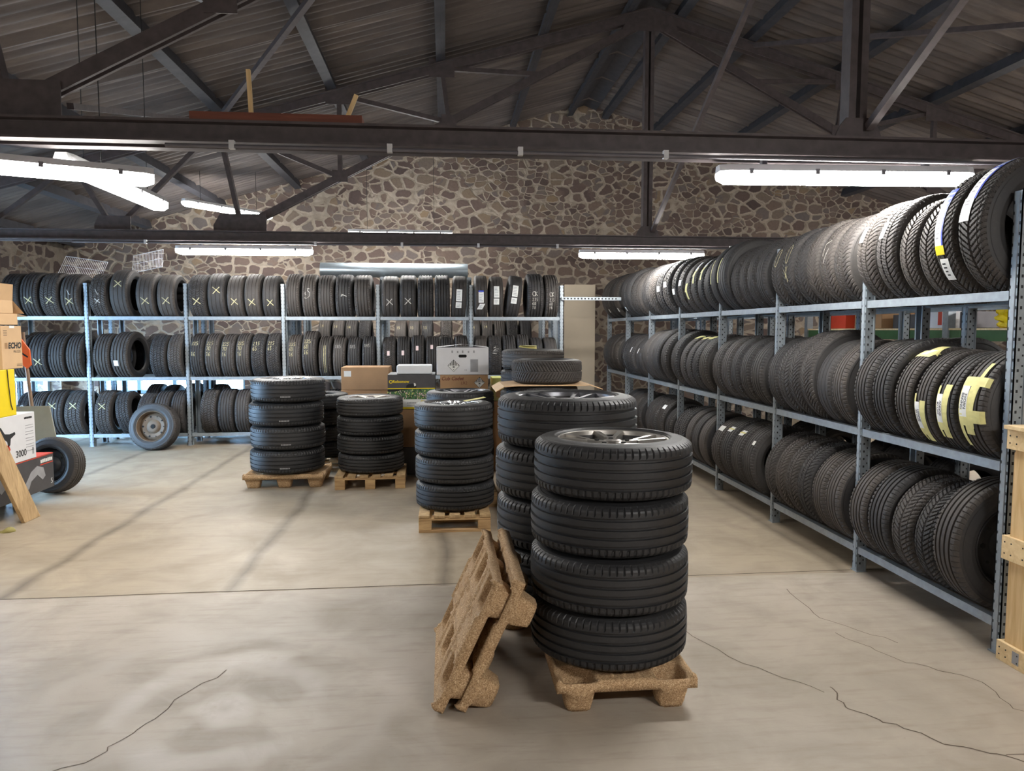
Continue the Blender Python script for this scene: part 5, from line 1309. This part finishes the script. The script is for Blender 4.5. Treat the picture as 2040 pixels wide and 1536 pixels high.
# goods on the shelf beyond the right rack
t = thing('pallet_shelf', 'green-beamed shelf seen through the gap above the middle tyres', 'shelf', (5.0, 7.2, 0))
for y in (-3.2, -.4, 2.4):
    for x in (0, .8): MB().bb((x - .04, y - .04, 0), (x + .04, y + .04, 2.3)).build('upright', M['steel'], t)
for x in (0, .8):
    for y0, y1 in ((-3.16, -.44), (-.36, 2.36)): MB().bb((x - .02, y0, 1.50), (x + .02, y1, 1.60)).build('beam', M['green'], t)
MB().bb((-.03, -3.2, 1.601), (.83, 2.4, 1.62)).build('shelf_board', M['pinex'], t)
GX = 5.2
def goods(n, mat, size, y, label, x=GX, bev=.006): return tag(MB().bb((-size[0] / 2, -size[1] / 2, 0), (size[0] / 2, size[1] / 2, size[2])).build(n, M[mat], None, False, bev, (x, y, 1.622)), label, 'box', 'goods on the green shelf')
goods('carton', 'redp', (.4, .45, .22), 8.9, 'red box on the green-beamed shelf, farthest along')
goods('carton', 'card', (.4, .55, .25), 8.2, 'brown carton on the green-beamed shelf beside the red box')
goods('carton', 'charcoal', (.35, .4, .15), 7.55, 'dark grey box on the green-beamed shelf')
o = goods('carton', 'white', (.35, .34, .22), 7.1, 'white box with red print on the green-beamed shelf'); MB().bb((-.1765, -.16, .03), (-.1752, -.10, .2)).build('printed_panel', M['redp'], o)
goods('metal_canister', 'conduit', (.3, .2, .16), 6.62, 'grey metal canister on the green-beamed shelf by the yellow bag')
bm = bmesh.new(); bmesh.ops.create_icosphere(bm, subdivisions=4, radius=.2)
for v in bm.verts: n = v.co.normalized(); k = .85 + .2 * math.sin(8 * n.x + 6 * n.y) * math.sin(7 * n.z + 2); v.co = Vector((v.co.x * k, v.co.y * 1.3 * k, max(0, v.co.z * .8 * k + .1)))
me = bpy.data.meshes.new('yellow_bag'); bm.to_mesh(me); bm.free(); me.materials.append(M['yellow'])
tag(link('plastic_bag', me, None, (GX, 6.1, 1.622)), 'bright yellow plastic bag on the green-beamed shelf', 'bag', 'goods on the green shelf')
o = goods('carton', 'card', (.4, .5, .24), 5.2, 'brown carton with a red spot on the green-beamed shelf'); MB().bb((-.2015, -.02, .08), (-.2002, .08, .2)).build('printed_spot', M['redp'], o)
tag(MB().bb((-.16, -.25, 0), (.16, .25, .03)).bb((-.16, -.25, .03), (-.13, .25, .09)).build('sheet_tray', M['conduit'], None, False, .003, (RXF + .70 + DEP / 2 - .02, 3.86, 1.56), (0, .1, .0)), 'grey sheet-metal tray lying on dark tyres near the front rack post', 'tray')

# ------------------------------------------------------------------ daylight, camera, view
w = bpy.data.worlds.new('sky'); bpy.context.scene.world = w; w.use_nodes = True
bg = w.node_tree.nodes['Background']; bg.inputs[0].default_value = (.40, .66, 1.0, 1); bg.inputs[1].default_value = 36.0
sd = bpy.data.lights.new('sun', 'SUN'); sd.energy = 9; sd.angle = .02; sd.color = (1, .95, .86)
so = link('sun', sd, None, (0, 0, 10)); so.rotation_euler = Vector((.55, -.10, -1.0)).to_track_quat('-Z', 'Y').to_euler()
cd = bpy.data.cameras.new('camera'); cam = link('camera', cd, None, (0, 0, 1.6))
cd.sensor_width = 36; cd.lens = 1440 / 2040 * 36; cd.clip_start = .05
pit = math.atan(110 / 1440); yaw = math.atan(133 * math.cos(pit) / 1440)
cam.rotation_euler = (PI / 2 - pit, 0, -yaw)
sc = bpy.context.scene; sc.camera = cam
sc.view_settings.view_transform = 'Standard'; sc.view_settings.look = 'None'; sc.view_settings.gamma = 1; sc.view_settings.exposure = .2; sc.view_settings.use_curve_mapping = False
sc.cycles.max_bounces = 8; sc.cycles.diffuse_bounces = 4; sc.cycles.sample_clamp_indirect = 6
